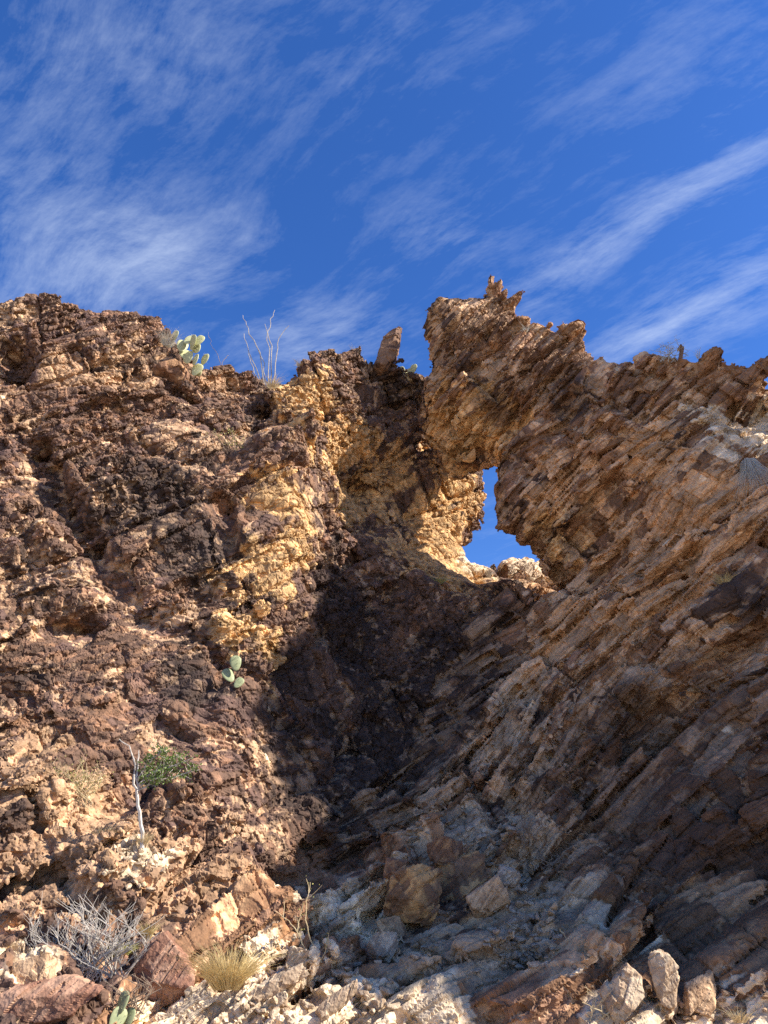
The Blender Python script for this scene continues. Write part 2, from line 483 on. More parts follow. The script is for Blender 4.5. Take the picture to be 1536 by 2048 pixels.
def surface_nets(V, VOX=VOX, lo=lo):
    ins = V < 0
    c = np.zeros(tuple(n - 1 for n in V.shape), np.uint8)
    for a in (0, 1):
        for b in (0, 1):
            for d in (0, 1):
                c += ins[a:V.shape[0] - 1 + a, b:V.shape[1] - 1 + b, d:V.shape[2] - 1 + d]
    act = (c > 0) & (c < 8)
    idx = np.full(act.shape, -1, np.int32)
    I = np.argwhere(act)
    idx[act] = np.arange(len(I))
    acc = np.zeros((len(I), 3)); cnt = np.zeros(len(I))
    cor = [(a, b, d) for a in (0, 1) for b in (0, 1) for d in (0, 1)]
    val = {k: V[I[:, 0] + k[0], I[:, 1] + k[1], I[:, 2] + k[2]].astype(np.float64) for k in cor}
    for k in cor:
        for ax in range(3):
            if k[ax] == 0:
                k2 = list(k); k2[ax] = 1; k2 = tuple(k2)
                v0, v1 = val[k], val[k2]
                x = (v0 < 0) != (v1 < 0)
                t = np.where(x, v0 / np.where(x, v0 - v1, 1), 0)
                p = np.tile(np.array(k, float), (len(I), 1)); p[:, ax] += t
                acc[x] += p[x]; cnt[x] += 1
    verts = (I + acc / cnt[:, None]) * VOX + lo
    quads = []
    for ax in range(3):
        s0 = [slice(1, -1)] * 3; s1 = [slice(1, -1)] * 3
        s0[ax] = slice(0, V.shape[ax] - 1); s1[ax] = slice(1, V.shape[ax])
        a, b = ins[tuple(s0)], ins[tuple(s1)]
        for flip in (0, 1):
            m = np.argwhere((a & ~b) if not flip else (~a & b))
            if not len(m):
                continue
            base = m.copy()
            u, v = [(1, 2), (2, 0), (0, 1)][ax]
            base[:, u] += 1; base[:, v] += 1
            def cell(du, dv):
                q = base.copy(); q[:, u] -= du; q[:, v] -= dv
                return idx[q[:, 0], q[:, 1], q[:, 2]]
            f = np.stack([cell(1, 1), cell(0, 1), cell(0, 0), cell(1, 0)], -1)
            if flip:
                f = f[:, ::-1]
            quads.append(f)
    return verts, np.concatenate(quads)

verts, quads = surface_nets(V)
print('nets', len(verts), len(quads), round(time.time() - T0, 1))

def np_mesh(name, v, f):
    me = bpy.data.meshes.new(name)
    me.vertices.add(len(v)); me.vertices.foreach_set('co', np.ascontiguousarray(v, np.float32).ravel())
    k = f.shape[1]
    me.loops.add(f.size); me.loops.foreach_set('vertex_index', np.ascontiguousarray(f, np.int32).ravel())
    me.polygons.add(len(f)); me.polygons.foreach_set('loop_start', np.arange(0, f.size, k, dtype=np.int32))
    me.update(calc_edges=True)
    me.shade_flat()
    return me

# drop crumbs that hang in the air
lab = np.arange(len(verts))
ed = np.concatenate([quads[:, [0, 1]], quads[:, [1, 2]], quads[:, [2, 3]], quads[:, [3, 0]]])
while True:
    new = lab.copy()
    np.minimum.at(new, ed[:, 0], lab[ed[:, 1]]); np.minimum.at(new, ed[:, 1], lab[ed[:, 0]])
    new = new[new]; new = new[new]
    if (new == lab).all():
        break
    lab = new
u_, c_ = np.unique(lab, return_counts=True)
quads = quads[np.isin(lab, u_[c_ > 4000])[quads[:, 0]]]

def in_view(p, mx=.60, my=.77):
    rel = p - np.array([0, 0, CZ], np.float32)
    dep = rel @ np.array([0, cp, sp], np.float32)
    d = np.maximum(dep, .1)
    return (np.abs(rel[..., 0]) < mx * d) & (np.abs(rel @ np.array([0, -sp, cp], np.float32)) < my * d) & (dep > 0)

def facing(n, p):
    rel = p - np.array([0, 0, CZ], np.float32)
    return -(n * rel).sum(-1) / (np.linalg.norm(rel, axis=-1) + 1e-6)

def split_side(p):
    side = p[:, 0] + .25 * vnoise(p / .6, 62)
    return side > np.where(p[:, 2] > 6.5, np.where(p[:, 1] > 14.2, 3.0, .95), np.interp(p[:, 2], [0, 1.0, 2.0, 3.2, 6.5], [-2.6, -1.9, -.8, .3, 1.8]))

def big_blocks(p):
    """joint blocks of the bedrock: slabs of a metre or two, then the blocks they break into"""
    isr = split_side(p)
    wv = np.stack([vnoise(p / 1.3, 41), vnoise(p / 1.3, 42), vnoise(p / 1.3, 43)], -1).astype(np.float32)
    wf = np.stack([vnoise(p / .2, 44), vnoise(p / .2, 45), vnoise(p / .2, 46)], -1).astype(np.float32)
    wl = np.stack([vnoise(p / 3.4, 51), vnoise(p / 3.4, 52), vnoise(p / 3.4, 53)], -1).astype(np.float32)
    wv = wv + 3.2 * wl
    q = p + .13 * wv + np.where(isr, .004, .014)[:, None] * wf
    bb, eb, ib = two(q, isr, spin(BED_R, (0, 1, 0), 3), (2.3, 1.7, .62), spin(BED_L, (.3, 1, 0), 12), (1.7, 1.4, .75), 19, .7, .2)
    tl = (h01(rehash(ib, 77)) - .5) * .55
    ax_u = np.where(isr[:, None], BED_R[0].astype(np.float32), BED_L[0].astype(np.float32))
    ax_n = np.where(isr[:, None], BED_R[2].astype(np.float32), BED_L[2].astype(np.float32))
    q = q + (tl * (q * ax_u).sum(1))[:, None] * ax_n
    b0, e0, i0 = two(q, isr, spin(BED_R, (0, 1, 0), -4), (1.0, .75, .26), spin(BED_L, (.4, 1, 0), 20), (.80, .62, .36), 20, .9, .25)
    b1, e1, i1 = two(q, isr, BED_R, (.52, .38, .115), spin(BED_L, (1, .2, .3), -25), (.34, .27, .16), 21, .95, .3)
    return isr, wv, wf, (bb, eb, ib), (b0, e0, i0), (b1, e1, i1)

def rough_of(i0, i1):
    """some blocks keep broad clean faces, some have gone to rubble"""
    return np.clip(.10 + 1.30 * h01(rehash(i0, 31)) ** 1.7 + .25 * (h01(rehash(i1, 31)) - .5), .08, 1.3).astype(np.float32)

def window_calm(p):
    return np.exp(-(((p[:, 0] - 2.05) ** 2 + (p[:, 2] - 7.9) ** 2) / 1.2) ** 2).astype(np.float32)

def block_relief(p):
    isr, wv, wf, (bb, eb, ib), (b0, e0, i0), (b1, e1, i1) = big_blocks(p)
    rg = rough_of(ib, i0)
    d = np.where(isr, .15, .19) * bb + np.where(isr, .075 + .06 * rg, .07 + .08 * rg) * b0 + np.where(isr, .060 + .05 * rg, .03 + .07 * rg) * b1
    crack = h01(rehash(ib, 7)); ck0 = h01(rehash(i0, 7)); ck1 = h01(rehash(i1, 7))
    d -= .19 * (1 - smooth(.02, .085, eb)) * (.25 + crack) + .10 * (1 - smooth(.01, .06, e0)) * (.2 + ck0) + .04 * (1 - smooth(.01, .05, e1)) * ck1 ** 2
    return d * (1 - .55 * window_calm(p))

K = 3
FV = VOX / K
def fine_net():
    keys, VV, QQ = [], [], []
    NX, NY, NZ = [(n - 1) * K + 1 for n in V.shape]
    w = np.arange(K, dtype=np.float32) / K
    def up(A, ax):
        A = np.moveaxis(A, ax, 0)
        B = A[:-1, None] * (1 - w).reshape(1, K, *([1] * (A.ndim - 1))) + A[1:, None] * w.reshape(1, K, *([1] * (A.ndim - 1)))
        B = np.concatenate([B.reshape(-1, *A.shape[1:]), A[-1:]], 0)
        return np.moveaxis(B, 0, ax)
    step = 12
    for cx in range(0, V.shape[0] - 1, step):
        c0, c1 = max(cx - 1, 0), min(cx + step + 1, V.shape[0] - 1)
        sub = V[c0:c1 + 1]
        m = (np.abs(sub) < .6)
        if not m.any():
            continue
        js = np.where(m.any((0, 2)))[0]; ks = np.where(m.any((0, 1)))[0]
        j0, j1, k0, k1 = js[0], js[-1], ks[0], ks[-1]
        sub = sub[:, j0:j1 + 1, k0:k1 + 1]
        F = up(up(up(sub, 0), 1), 2).astype(np.float32)
        I = np.argwhere(np.abs(F) < .30)
        o = np.array([c0 * K, j0 * K, k0 * K])
        p = (lo + (I + o) * FV).astype(np.float32)
        ok = in_view(p, .62, .79)
        I, p = I[ok], p[ok]
        g = GRAD[tuple(np.clip(np.rint((p - lo) / VOX).astype(np.int32), 0, np.array(V.shape) - 1).T)]
        ok = facing(g / (np.linalg.norm(g, axis=1)[:, None] + 1e-6), p) > -.55
        I, p = I[ok], p[ok]
        if not len(I):
            continue
        gz_ = g[ok][:, 2] / (np.linalg.norm(g[ok], axis=1) + 1e-6)
        top = 1 - .62 * smooth(.25, .75, gz_) * smooth(6.0, 7.5, p[:, 2])        # rims are worn blunt
        F[I[:, 0], I[:, 1], I[:, 2]] -= top * np.concatenate([block_relief(p[a_:a_ + 400000]) for a_ in range(0, len(p), 400000)])
        # nets on this slab; only edges that start in it make faces
        ins = F < 0
        sh = np.array(F.shape)
        c = np.zeros(tuple(sh - 1), np.uint8)
        for a_ in (0, 1):
            for b_ in (0, 1):
                for d_ in (0, 1):
                    c += ins[a_:sh[0] - 1 + a_, b_:sh[1] - 1 + b_, d_:sh[2] - 1 + d_]
        act = (c > 0) & (c < 8)
        C = np.argwhere(act)
        if not len(C):
            continue
        acc = np.zeros((len(C), 3), np.float32); cnt = np.zeros(len(C), np.float32)
        cor = [(x, y, z) for x in (0, 1) for y in (0, 1) for z in (0, 1)]
        val = {k: F[C[:, 0] + k[0], C[:, 1] + k[1], C[:, 2] + k[2]] for k in cor}
        for k in cor:
            for ax in range(3):
                if k[ax] == 0:
                    k2 = list(k); k2[ax] = 1
                    v0, v1 = val[k], val[tuple(k2)]
                    x = (v0 < 0) != (v1 < 0)
                    t = np.where(x, v0 / np.where(x, v0 - v1, 1), 0)
                    for ay in range(3):
                        acc[:, ay] += np.where(x, t if ay == ax else k[ay], 0)
                    cnt += x
        pos = ((C + o + acc / cnt[:, None]) * FV + lo).astype(np.float32)
        key = ((C[:, 0] + o[0]).astype(np.int64) * NY + (C[:, 1] + o[1])) * NZ + C[:, 2] + o[2]
        keys.append(key); VV.append(pos)
        lo_x, hi_x = cx * K - o[0], min((cx + step) * K, NX - 1) - o[0]
        for ax in range(3):
            s0 = [slice(1, -1)] * 3; s1 = [slice(1, -1)] * 3
            s0[ax] = slice(0, sh[ax] - 1); s1[ax] = slice(1, sh[ax])
            A, B = ins[tuple(s0)], ins[tuple(s1)]
            u, v = [(1, 2), (2, 0), (0, 1)][ax]
            for flip in (0, 1):
                q = np.argwhere((A & ~B) if not flip else (~A & B))
                if not len(q):
                    continue
                q[:, u] += 1; q[:, v] += 1
                q = q[(q[:, 0] >= lo_x) & (q[:, 0] < hi_x)]
                if not len(q):
                    continue
                def cell(du, dv):
                    r = q.copy(); r[:, u] -= du; r[:, v] -= dv
                    return ((r[:, 0] + o[0]).astype(np.int64) * NY + (r[:, 1] + o[1])) * NZ + r[:, 2] + o[2]
                f = np.stack([cell(1, 1), cell(0, 1), cell(0, 0), cell(1, 0)], -1)
                QQ.append(f[:, ::-1] if flip else f)
    key = np.concatenate(keys); pos = np.concatenate(VV)
    uk, first = np.unique(key, return_index=True)
    q = np.concatenate(QQ)
    return pos[first], np.searchsorted(uk, q)

def drop_crumbs(nv, quads, least):
    lab = np.arange(nv)
    ed = np.concatenate([quads[:, [0, 1]], quads[:, [1, 2]], quads[:, [2, 3]], quads[:, [3, 0]]])
    while True:
        new = lab.copy()
        np.minimum.at(new, ed[:, 0], lab[ed[:, 1]]); np.minimum.at(new, ed[:, 1], lab[ed[:, 0]])
        for _ in range(4):
            new = new[new]
        if (new == lab).all():
            break
        lab = new
    u_, c_ = np.unique(lab, return_counts=True)
    return quads[np.isin(lab, u_[c_ > least])[quads[:, 0]]]

def face_cn(v, q):
    n = np.cross(v[q[:, 2]] - v[q[:, 0]], v[q[:, 3]] - v[q[:, 1]])
    return v[q].mean(1), n / (np.linalg.norm(n, axis=1)[:, None] + 1e-9)

# the part the photograph can see is meshed three times finer, with the joint blocks cut into it
fverts, fquads = fine_net()
fquads = drop_crumbs(len(fverts), fquads, 9000)
c, n = face_cn(fverts, fquads)
mn = macro_normal(c.astype(np.float32))
fmask = in_view(c) & (facing(mn, c) > -.45)
fquads = drop_crumbs(len(fverts), fquads[fmask], 1500)
# the rest stays coarse: flanks and backs that only throw shade or show from a step aside
c, n = face_cn(verts, quads)
keep = (c[:, 0] > lo[0] + .25) & (c[:, 0] < hi[0] - .25) & (c[:, 2] > lo[2] + .25) & (c[:, 1] > lo[1] + .15)
quads, c = quads[keep], c[keep]
mn = macro_normal(c.astype(np.float32))
quads = quads[~(in_view(c, .585, .755) & (facing(mn, c) > -.40))]

def compact(verts, q):
    u, inv = np.unique(q, return_inverse=True)
    return verts[u], inv.reshape(q.shape)

def subdivided(name, v, q, lev):
    """one level of quad subdivision with a light smoothing, kept lean in memory"""
    v, f = compact(v, q)
    n = len(v)
    e = np.concatenate([f[:, [k, (k + 1) % 4]] for k in range(4)])
    key = np.minimum(e[:, 0], e[:, 1]).astype(np.int64) * n + np.maximum(e[:, 0], e[:, 1])
    uk, inv, cnt = np.unique(key, return_inverse=True, return_counts=True)
    inv = inv.astype(np.int32).reshape(4, -1)
    a, b = (uk // n).astype(np.int32), (uk % n).astype(np.int32)
    # smooth the cage a little, leaving open rims where they are
    s, w = np.zeros((n, 3)), np.zeros(n)
    for i, j in ((a, b), (b, a)):
        for ax in range(3):
            s[:, ax] += np.bincount(i, v[j, ax], n)
        w += np.bincount(i, minlength=n)
    rim = np.zeros(n, bool); rim[a[cnt == 1]] = True; rim[b[cnt == 1]] = True
    sm = np.where(rim[:, None], v, v * .82 + .18 * s / np.maximum(w, 1)[:, None])
    ev, fv = (sm[a] + sm[b]) / 2, sm[f].mean(1)
    ne = len(uk)
    E = [inv[k] + n for k in range(4)]
    F = np.arange(len(f), dtype=np.int32) + n + ne
    g = np.concatenate([np.stack([f[:, k], E[k], F, E[k - 1]], -1) for k in range(4)]).astype(np.int32)
    return np_mesh(name, np.concatenate([sm, ev, fv]).astype(np.float32), g)

def co_of(me):
    a = np.empty(len(me.vertices) * 3, np.float32); me.vertices.foreach_get('co', a)
    return a.reshape(-1, 3)
def no_of(me):
    a = np.empty(len(me.vertices) * 3, np.float32); me.vertex_normals.foreach_get('vector', a)
    return a.reshape(-1, 3)

# colour zones: (pixel, depth, radius) blobs unprojected to real points on the rock
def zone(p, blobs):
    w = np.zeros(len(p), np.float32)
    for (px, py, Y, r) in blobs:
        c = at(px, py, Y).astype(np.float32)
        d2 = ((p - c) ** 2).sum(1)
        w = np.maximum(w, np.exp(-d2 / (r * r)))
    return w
Z_OCHRE = [(620, 790, 12.6, .8), (590, 900, 11.9, .6), (570, 1000, 11.1, .7), (530, 1130, 10.4, .7), (500, 1230, 9.9, .55), (600, 1080, 11, .5),
           (700, 900, 13.7, .95), (740, 980, 14.2, .95), (800, 940, 14.7, .8), (690, 1010, 13.5, .6), (820, 1000, 14.9, .6), (900, 1050, 15.5, 1.3), (930, 970, 16, 1.2), (870, 1130, 14.6, 1.2), (930, 1150, 15.4, 1.0),
           (920, 880, 13.5, .9), (890, 850, 13.6, .8), (985, 850, 13, .7), (950, 800, 13.2, .6), (1080, 1080, 12, .6), (560, 1290, 10.2, .4)]
Z_PALE = [(600, 1990, 6.2, .65), (760, 1985, 6.2, .6), (450, 1990, 6.2, .45), (560, 1880, 6.6, .45), (880, 2010, 6.2, .35), (1250, 2010, 5.9, .45), (1450, 2010, 5.8, .6),
          (350, 2045, 6.0, .4), (40, 1960, 6.1, .3), (1480, 880, 10.1, .75), (1420, 840, 10.2, .5), (1536, 850, 10.3, .7), (1060, 1160, 18.3, 1.0), (980, 1180, 17.0, .9), (690, 1790, 8, .7), (620, 1780, 8, .5),
          (270, 1722, 7.4, .25), (960, 1120, 15.8, .5)]
Z_GREY = [(700, 1810, 7.8, .7), (760, 1740, 8.5, .6), (850, 1900, 7.1, .8), (980, 1460, 10.8, .4), (1030, 1390, 11.1, .4), (1000, 1690, 8.9, .6), (1060, 1850, 7.4, .7), (1000, 1950, 6.8, .6), (900, 1640, 9.5, .35)]
Z_TAN = [(1150, 1230, 11.2, .75), (1250, 1120, 10.6, .8), (1350, 1030, 10.2, .8), (1050, 1340, 11.4, .55), (980, 1470, 10.9, .5), (1200, 1040, 11, .8), (1300, 900, 10.5, .7), (1250, 1240, 10.4, .5), (1450, 1000, 9.6, .6), (1110, 930, 12, .5), (1400, 1120, 9.8, .5), (1090, 1000, 12, .5), (1350, 1170, 9.9, .5),
         (1430, 1850, 6.9, .6), (1230, 1930, 6.6, .5), (140, 1700, 7.4, .8), (60, 1600, 7.8, .7), (300, 1750, 7.4, .6), (450, 1750, 7.6, .5), (100, 1480, 8.3, .5), (130, 760, 11.6, .6), (240, 740, 11.7, .6), (450, 760, 12.8, .5)]
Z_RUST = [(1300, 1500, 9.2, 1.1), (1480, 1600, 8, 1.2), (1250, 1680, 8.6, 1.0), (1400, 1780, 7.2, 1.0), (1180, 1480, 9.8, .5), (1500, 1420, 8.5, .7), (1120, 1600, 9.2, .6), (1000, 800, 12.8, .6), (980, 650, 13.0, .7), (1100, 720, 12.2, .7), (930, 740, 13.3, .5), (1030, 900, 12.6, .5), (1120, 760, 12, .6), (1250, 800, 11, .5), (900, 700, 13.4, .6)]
Z_DARK_SHADE = [(1000, 1260, 12.8, .8), (980, 1350, 12.2, .8), (900, 1440, 11.8, .8), (620, 1330, 10.6, .7), (610, 1450, 9.8, .6), (760, 1540, 10.8, .8), (680, 1660, 9.2, .6), (820, 1500, 11.2, .8), (950, 1380, 12, .6), (780, 1640, 9.6, .5), (1030, 1270, 12.8, .7), (700, 1250, 12, 1.4), (800, 1400, 12, 1.2), (700, 1500, 11, 1.0), (650, 1600, 9.8, .8), (900, 1300, 12.6, 1.0), (790, 780, 15, .9), (300, 1000, 10.6, .9), (400, 1100, 10.3, .8), (380, 1340, 9.3, .6),
          (1400, 1350, 9, .6), (1250, 1450, 9.4, .7), (1450, 1700, 7.5, .9), (1300, 1600, 8.6, .7), (1150, 800, 11.6, .6), (1480, 1180, 9.1, .5), (1060, 1450, 11, .4)]  # dark rock and varnish, with the hollow's and cleft's shade added to the colour

def rock_fields(me, lev):
    p = co_of(me)
    if lev < 2:
        p = p + macro_normal(p) * block_relief(p)[:, None]
        me.vertices.foreach_set('co', p.ravel()); me.update()
    n = no_of(me)
    C = 300000
    out = [spot_fields(p[a:a + C], n[a:a + C]) for a in range(0, len(p), C)]
    return np.concatenate([o[0] for o in out]), np.concatenate([o[1] for o in out])

def spot_fields(p, n1):
    isr, wv, wf, (bb, eb, ib), (b0, e0, i0), (b1, e1, i1) = big_blocks(p)
    rgh = rough_of(ib, i0)
    calm = 1 - .5 * window_calm(p)
    zp, zo, zg, zt, zd = zone(p, Z_PALE), zone(p, Z_OCHRE), zone(p, Z_GREY), zone(p, Z_TAN), zone(p, Z_DARK_SHADE)
    # chips and flakes on the faces the blocks really have
    q1 = p + .13 * wv + np.where(isr, .010, .028)[:, None] * wf
    b2, e2, i2 = two(q1, isr, spin(BED_R, (1, 1, 0), 4), (.21, .17, .046), spin(BED_L, (.2, 1, .5), 35), (.15, .13, .08), 22, .9, .35)
    b3, e3, i3 = two(q1, isr, spin(BED_R, (1, 0, 0), -7), (.095, .08, .024), spin(BED_L, (1, .2, .9), 50), (.07, .06, .042), 23, .9, .35)
    ridg = 1 - np.abs(fbm(p / .13, 3, 75)) * 2.2
    d = (.009 + np.where(isr, .012, .026) * rgh) * b2 + np.where(isr, .0025 + .005 * rgh, .009 + .014 * rgh) * b3 - np.where(isr, .020, .016) * (1 - smooth(.002, .013, e1)) - .02 * (1 - smooth(.002, .014, e0)) - .010 * (1 - smooth(0, .010, e2)) + (1 - .8 * np.maximum(zg, zp)) * np.where(isr, .001 + .002 * rgh, .004 + .007 * rgh) * ridg
    p2 = p + n1 * (d * calm)[:, None]
    # ---------------- colour
    r0, r1, r2, r3 = h01(rehash(i0, 9)), h01(rehash(i1, 9)), h01(rehash(i2, 9)), h01(rehash(i3, 9))
    zp, zo, zg, zt, zd = zone(p, Z_PALE), zone(p, Z_OCHRE), zone(p, Z_GREY), zone(p, Z_TAN), zone(p, Z_DARK_SHADE)
    big = fbm(p / 1.1, 4, 81)
    med = fbm(p / .30, 4, 85)
    fin = fbm(p / .07, 3, 88)
    C = lambda *c: np.array(c, np.float32)
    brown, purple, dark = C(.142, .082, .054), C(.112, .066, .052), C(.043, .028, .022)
    rust, tan, ochre, pale, grey = C(.250, .130, .068), C(.460, .300, .175), C(.520, .320, .140), C(.540, .420, .280), C(.350, .255, .165)
    c = brown[None] + 0 * p
    def mixc(c, k, w):
        w = np.clip(w, 0, 1)[:, None]
        return c * (1 - w) + k[None] * w
    c = mixc(c, C(.285, .150, .074), isr * .8)
    c = mixc(c, purple, smooth(.45, .75, r1) * np.where(isr, .45, .9))
    c = mixc(c, rust, smooth(.55, .85, r2) * .5)
    c = mixc(c, C(.330, .165, .070), isr * smooth(.6, .8, r0) * .6)
    blk = .42 * (r1 - .5) + .34 * (r0 - .5) + .20 * (r2 - .5)         # colour changes at joints, not across them
    # the dark desert skin broken off: fresh tan rock
    fresh = smooth(.0, .16, np.where(isr, .40, .55) * med + np.where(isr, .12, .38) * fin + np.where(isr, .85, .46) * blk + .5 * big - .20 * b1 - .16 * b2 - .10 + np.where(isr, .10, -.045))
    c = mixc(c, tan, fresh * np.where(isr, .85, .66))
    c = mixc(c, dark, smooth(.16, .36, big * .9 - .5 * blk + .25 * med) * (1 - fresh) * .75)
    nz_ = blk + .28 * med
    c = mixc(c, dark, smooth(.40, .60, zd * .95 + .7 * nz_) * (.55 + .33 * (1 - fresh)))  # dark rock, plus shade of hollow and cleft put into the colour
    c = np.where(isr[:, None], mixc(c, C(.52, .315, .165), smooth(.40, .56, zt + nz_) * .8), mixc(c, C(.40, .245, .135), smooth(.42, .58, zt + nz_) * .6))
    c = mixc(c, ochre, smooth(.42, .56, zo + nz_) * (.62 + .3 * r2))
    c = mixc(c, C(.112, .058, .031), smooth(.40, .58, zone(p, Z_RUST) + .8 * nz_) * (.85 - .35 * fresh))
    c = mixc(c, grey, smooth(.45, .58, zg + nz_) * .8)
    c = mixc(c, pale, smooth(.45, .56, zp + nz_) * .9)
    c *= (.80 + .40 * r3)[:, None] * (.84 + .32 * r2)[:, None] * np.where(isr, .78 + .66 * r1, .86 + .28 * r1)[:, None] * (1 + np.where(isr, .25, .6) * fin)[:, None]
    return p2.astype(np.float32), c.astype(np.float32)

def set_attr(me, c):
    a = me.attributes.new('rock_tone', 'FLOAT_COLOR', 'POINT')
    rgba = np.ones((len(c), 4), np.float32); rgba[:, :3] = c
    a.data.foreach_set('color', rgba.ravel())

def rock_material(name, attr=True, c0=(.2, .1, .06), c1=(.35, .2, .11), bump=.4, scale=1.0):
    m = bpy.data.materials.new(name); m.use_nodes = True
    t = m.node_tree; t.nodes.clear()
    tc = nd(t, 'ShaderNodeTexCoord')
    n1 = nd(t, 'ShaderNodeTexNoise', in_Scale=28.0 * scale, in_Detail=6.0, in_Roughness=.65)
    n2 = nd(t, 'ShaderNodeTexNoise', in_Scale=7.0 * scale, in_Detail=8.0, in_Roughness=.7)
    v1 = nd(t, 'ShaderNodeTexVoronoi', in_Scale=46.0 * scale)
    for n in (n1, n2, v1):
        lk(t, tc.outputs['Object'], n.inputs['Vector'])
    if attr:
        at_ = nd(t, 'ShaderNodeAttribute', attribute_name='rock_tone')
        base = at_.outputs['Color']
    else:
        mm = nd(t, 'ShaderNodeMix', data_type='RGBA')
        lk(t, mth(t, 'MULTIPLY', mth(t, 'SUBTRACT', n2.outputs[0], .38), 4.0, clamp=True), mm.inputs['Factor'])
        mm.inputs[6].default_value = (*c0, 1); mm.inputs[7].default_value = (*c1, 1)
        base = mm.outputs[2]
    k = mth(t, 'ADD', mth(t, 'MULTIPLY', n1.outputs[0], 1.1), .45)
    sc = nd(t, 'ShaderNodeVectorMath', operation='SCALE')
    lk(t, base, sc.inputs[0]); lk(t, k, sc.inputs['Scale'])
    hgt = mth(t, 'ADD', mth(t, 'MULTIPLY', n1.outputs[0], .8), mth(t, 'MULTIPLY', v1.outputs['Distance'], .5))
    bp = nd(t, 'ShaderNodeBump', in_Strength=bump, in_Distance=.02)
    lk(t, hgt, bp.inputs['Height'])
    bs = nd(t, 'ShaderNodeBsdfPrincipled', in_Roughness=.82)
    bs.inputs['Specular IOR Level'].default_value = .25
    lk(t, sc.outputs[0], bs.inputs['Base Color']); lk(t, bp.outputs[0], bs.inputs['Normal'])
    o = nd(t, 'ShaderNodeOutputMaterial'); lk(t, bs.outputs[0], o.inputs[0])
    return m
M_ROCK = rock_material('weathered_rock')

def finish_rock(me, lev):
    p2, c = rock_fields(me, lev)
    me.vertices.foreach_set('co', p2.ravel())
    set_attr(me, c)
    me.update()

def split_out(name, me, facemask, label):
    """one structure object from the faces of a mesh"""
    nf = len(me.polygons)
    vi = np.empty(nf * 4, np.int32); me.loops.foreach_get('vertex_index', vi)
    f = vi.reshape(-1, 4)[facemask]
    if not len(f):
        return None
    u, inv = np.unique(f, return_inverse=True)
    p = co_of(me)[u]
    a = np.empty(len(me.vertices) * 4, np.float32); me.attributes['rock_tone'].data.foreach_get('color', a)
    m2 = np_mesh(name, p, inv.reshape(f.shape))
    set_attr(m2, a.reshape(-1, 4)[u][:, :3])
    m2.materials.append(M_ROCK)
    o = bpy.data.objects.new(name, m2); col.objects.link(o)
    o['kind'] = 'structure'; o['label'] = label
    return o

def face_pos(me):
    nf = len(me.polygons)
    vi = np.empty(nf * 4, np.int32); me.loops.foreach_get('vertex_index', vi)
    return co_of(me)[vi.reshape(-1, 4)[:, 0]]

me_f = subdivided('rock_fine', fverts, fquads, 1)
me_c = subdivided('rock_coarse', verts, quads, 1)
print('subdivided', len(me_f.vertices), len(me_c.vertices), round(time.time() - T0, 1))
STR = []
for me, lev in ((me_f, 2), (me_c, 1)):
    base_p = face_pos(me)                      # before the small relief, so the seams between masses stay quiet
    finish_rock(me, lev)
    x, y, z = base_p.T
    arch = (z > 7.2) & (y < 15.3) & (x > .35) & (x < 3.9) & ((y < 14.2) | (z > 10.5))
    floor = ~arch & (z < np.interp(x, [-9, -4, -2, -.8, 1.5, 3, 5, 13], [.4, .7, 1.2, 2.3, 2.4, 1.3, .9, .9]))
    rightw = ~arch & ~floor & (x > np.interp(z, [0, 1.2, 3, 6.5, 7, 16], [-.6, -.2, .6, 2.3, 3.0, 3.0]))
    cliff = ~arch & ~floor & ~rightw
    for nm, mk, lb in (('rock_arch', arch, 'jagged brown rock arch bridging the small window of sky'),
                       ('canyon_floor', floor, 'pale rubbly canyon floor rising to the rock walls'),
                       ('canyon_wall', rightw, 'shaded bedded rock wall to the right of the arch'),
                       ('cliff', cliff, 'sunlit brown cliff to the left of the arch with a dark hollow')):
        o = split_out(nm, me, mk, lb)
        if o: STR.append(o)
    bpy.data.meshes.remove(me)
print('rock done', round(time.time() - T0, 1))

# the wash the photographer stands in
def ground_sheet():
    n = 90
    g = np.sinh(np.linspace(-1, 1, n) * 4.6) / math.sinh(4.6) * 400
    XX, YY = np.meshgrid(g, g, indexing='ij')
    p = np.stack([XX.ravel(), YY.ravel(), 0 * XX.ravel()], -1)
    p[:, 2] = -.12 + .05 * fbm(p / 1.5, 3, 5) + np.minimum(np.hypot(p[:, 0], p[:, 1]) / 400, 1) * 3 * fbm(p / 60 + 9, 3, 6)
    I = np.arange(n * n).reshape(n, n)
    f = np.stack([I[:-1, :-1], I[1:, :-1], I[1:, 1:], I[:-1, 1:]], -1).reshape(-1, 4)
    me = np_mesh('ground', p, f)
    me.materials.append(rock_material('wash_gravel', False, (.30, .22, .15), (.46, .36, .26), .6, .6))
    o = bpy.data.objects.new('ground', me); col.objects.link(o)
    o['kind'] = 'structure'; o['label'] = 'gravel wash in front of the cliffs'
ground_sheet()
print('total', round(time.time() - T0, 1))

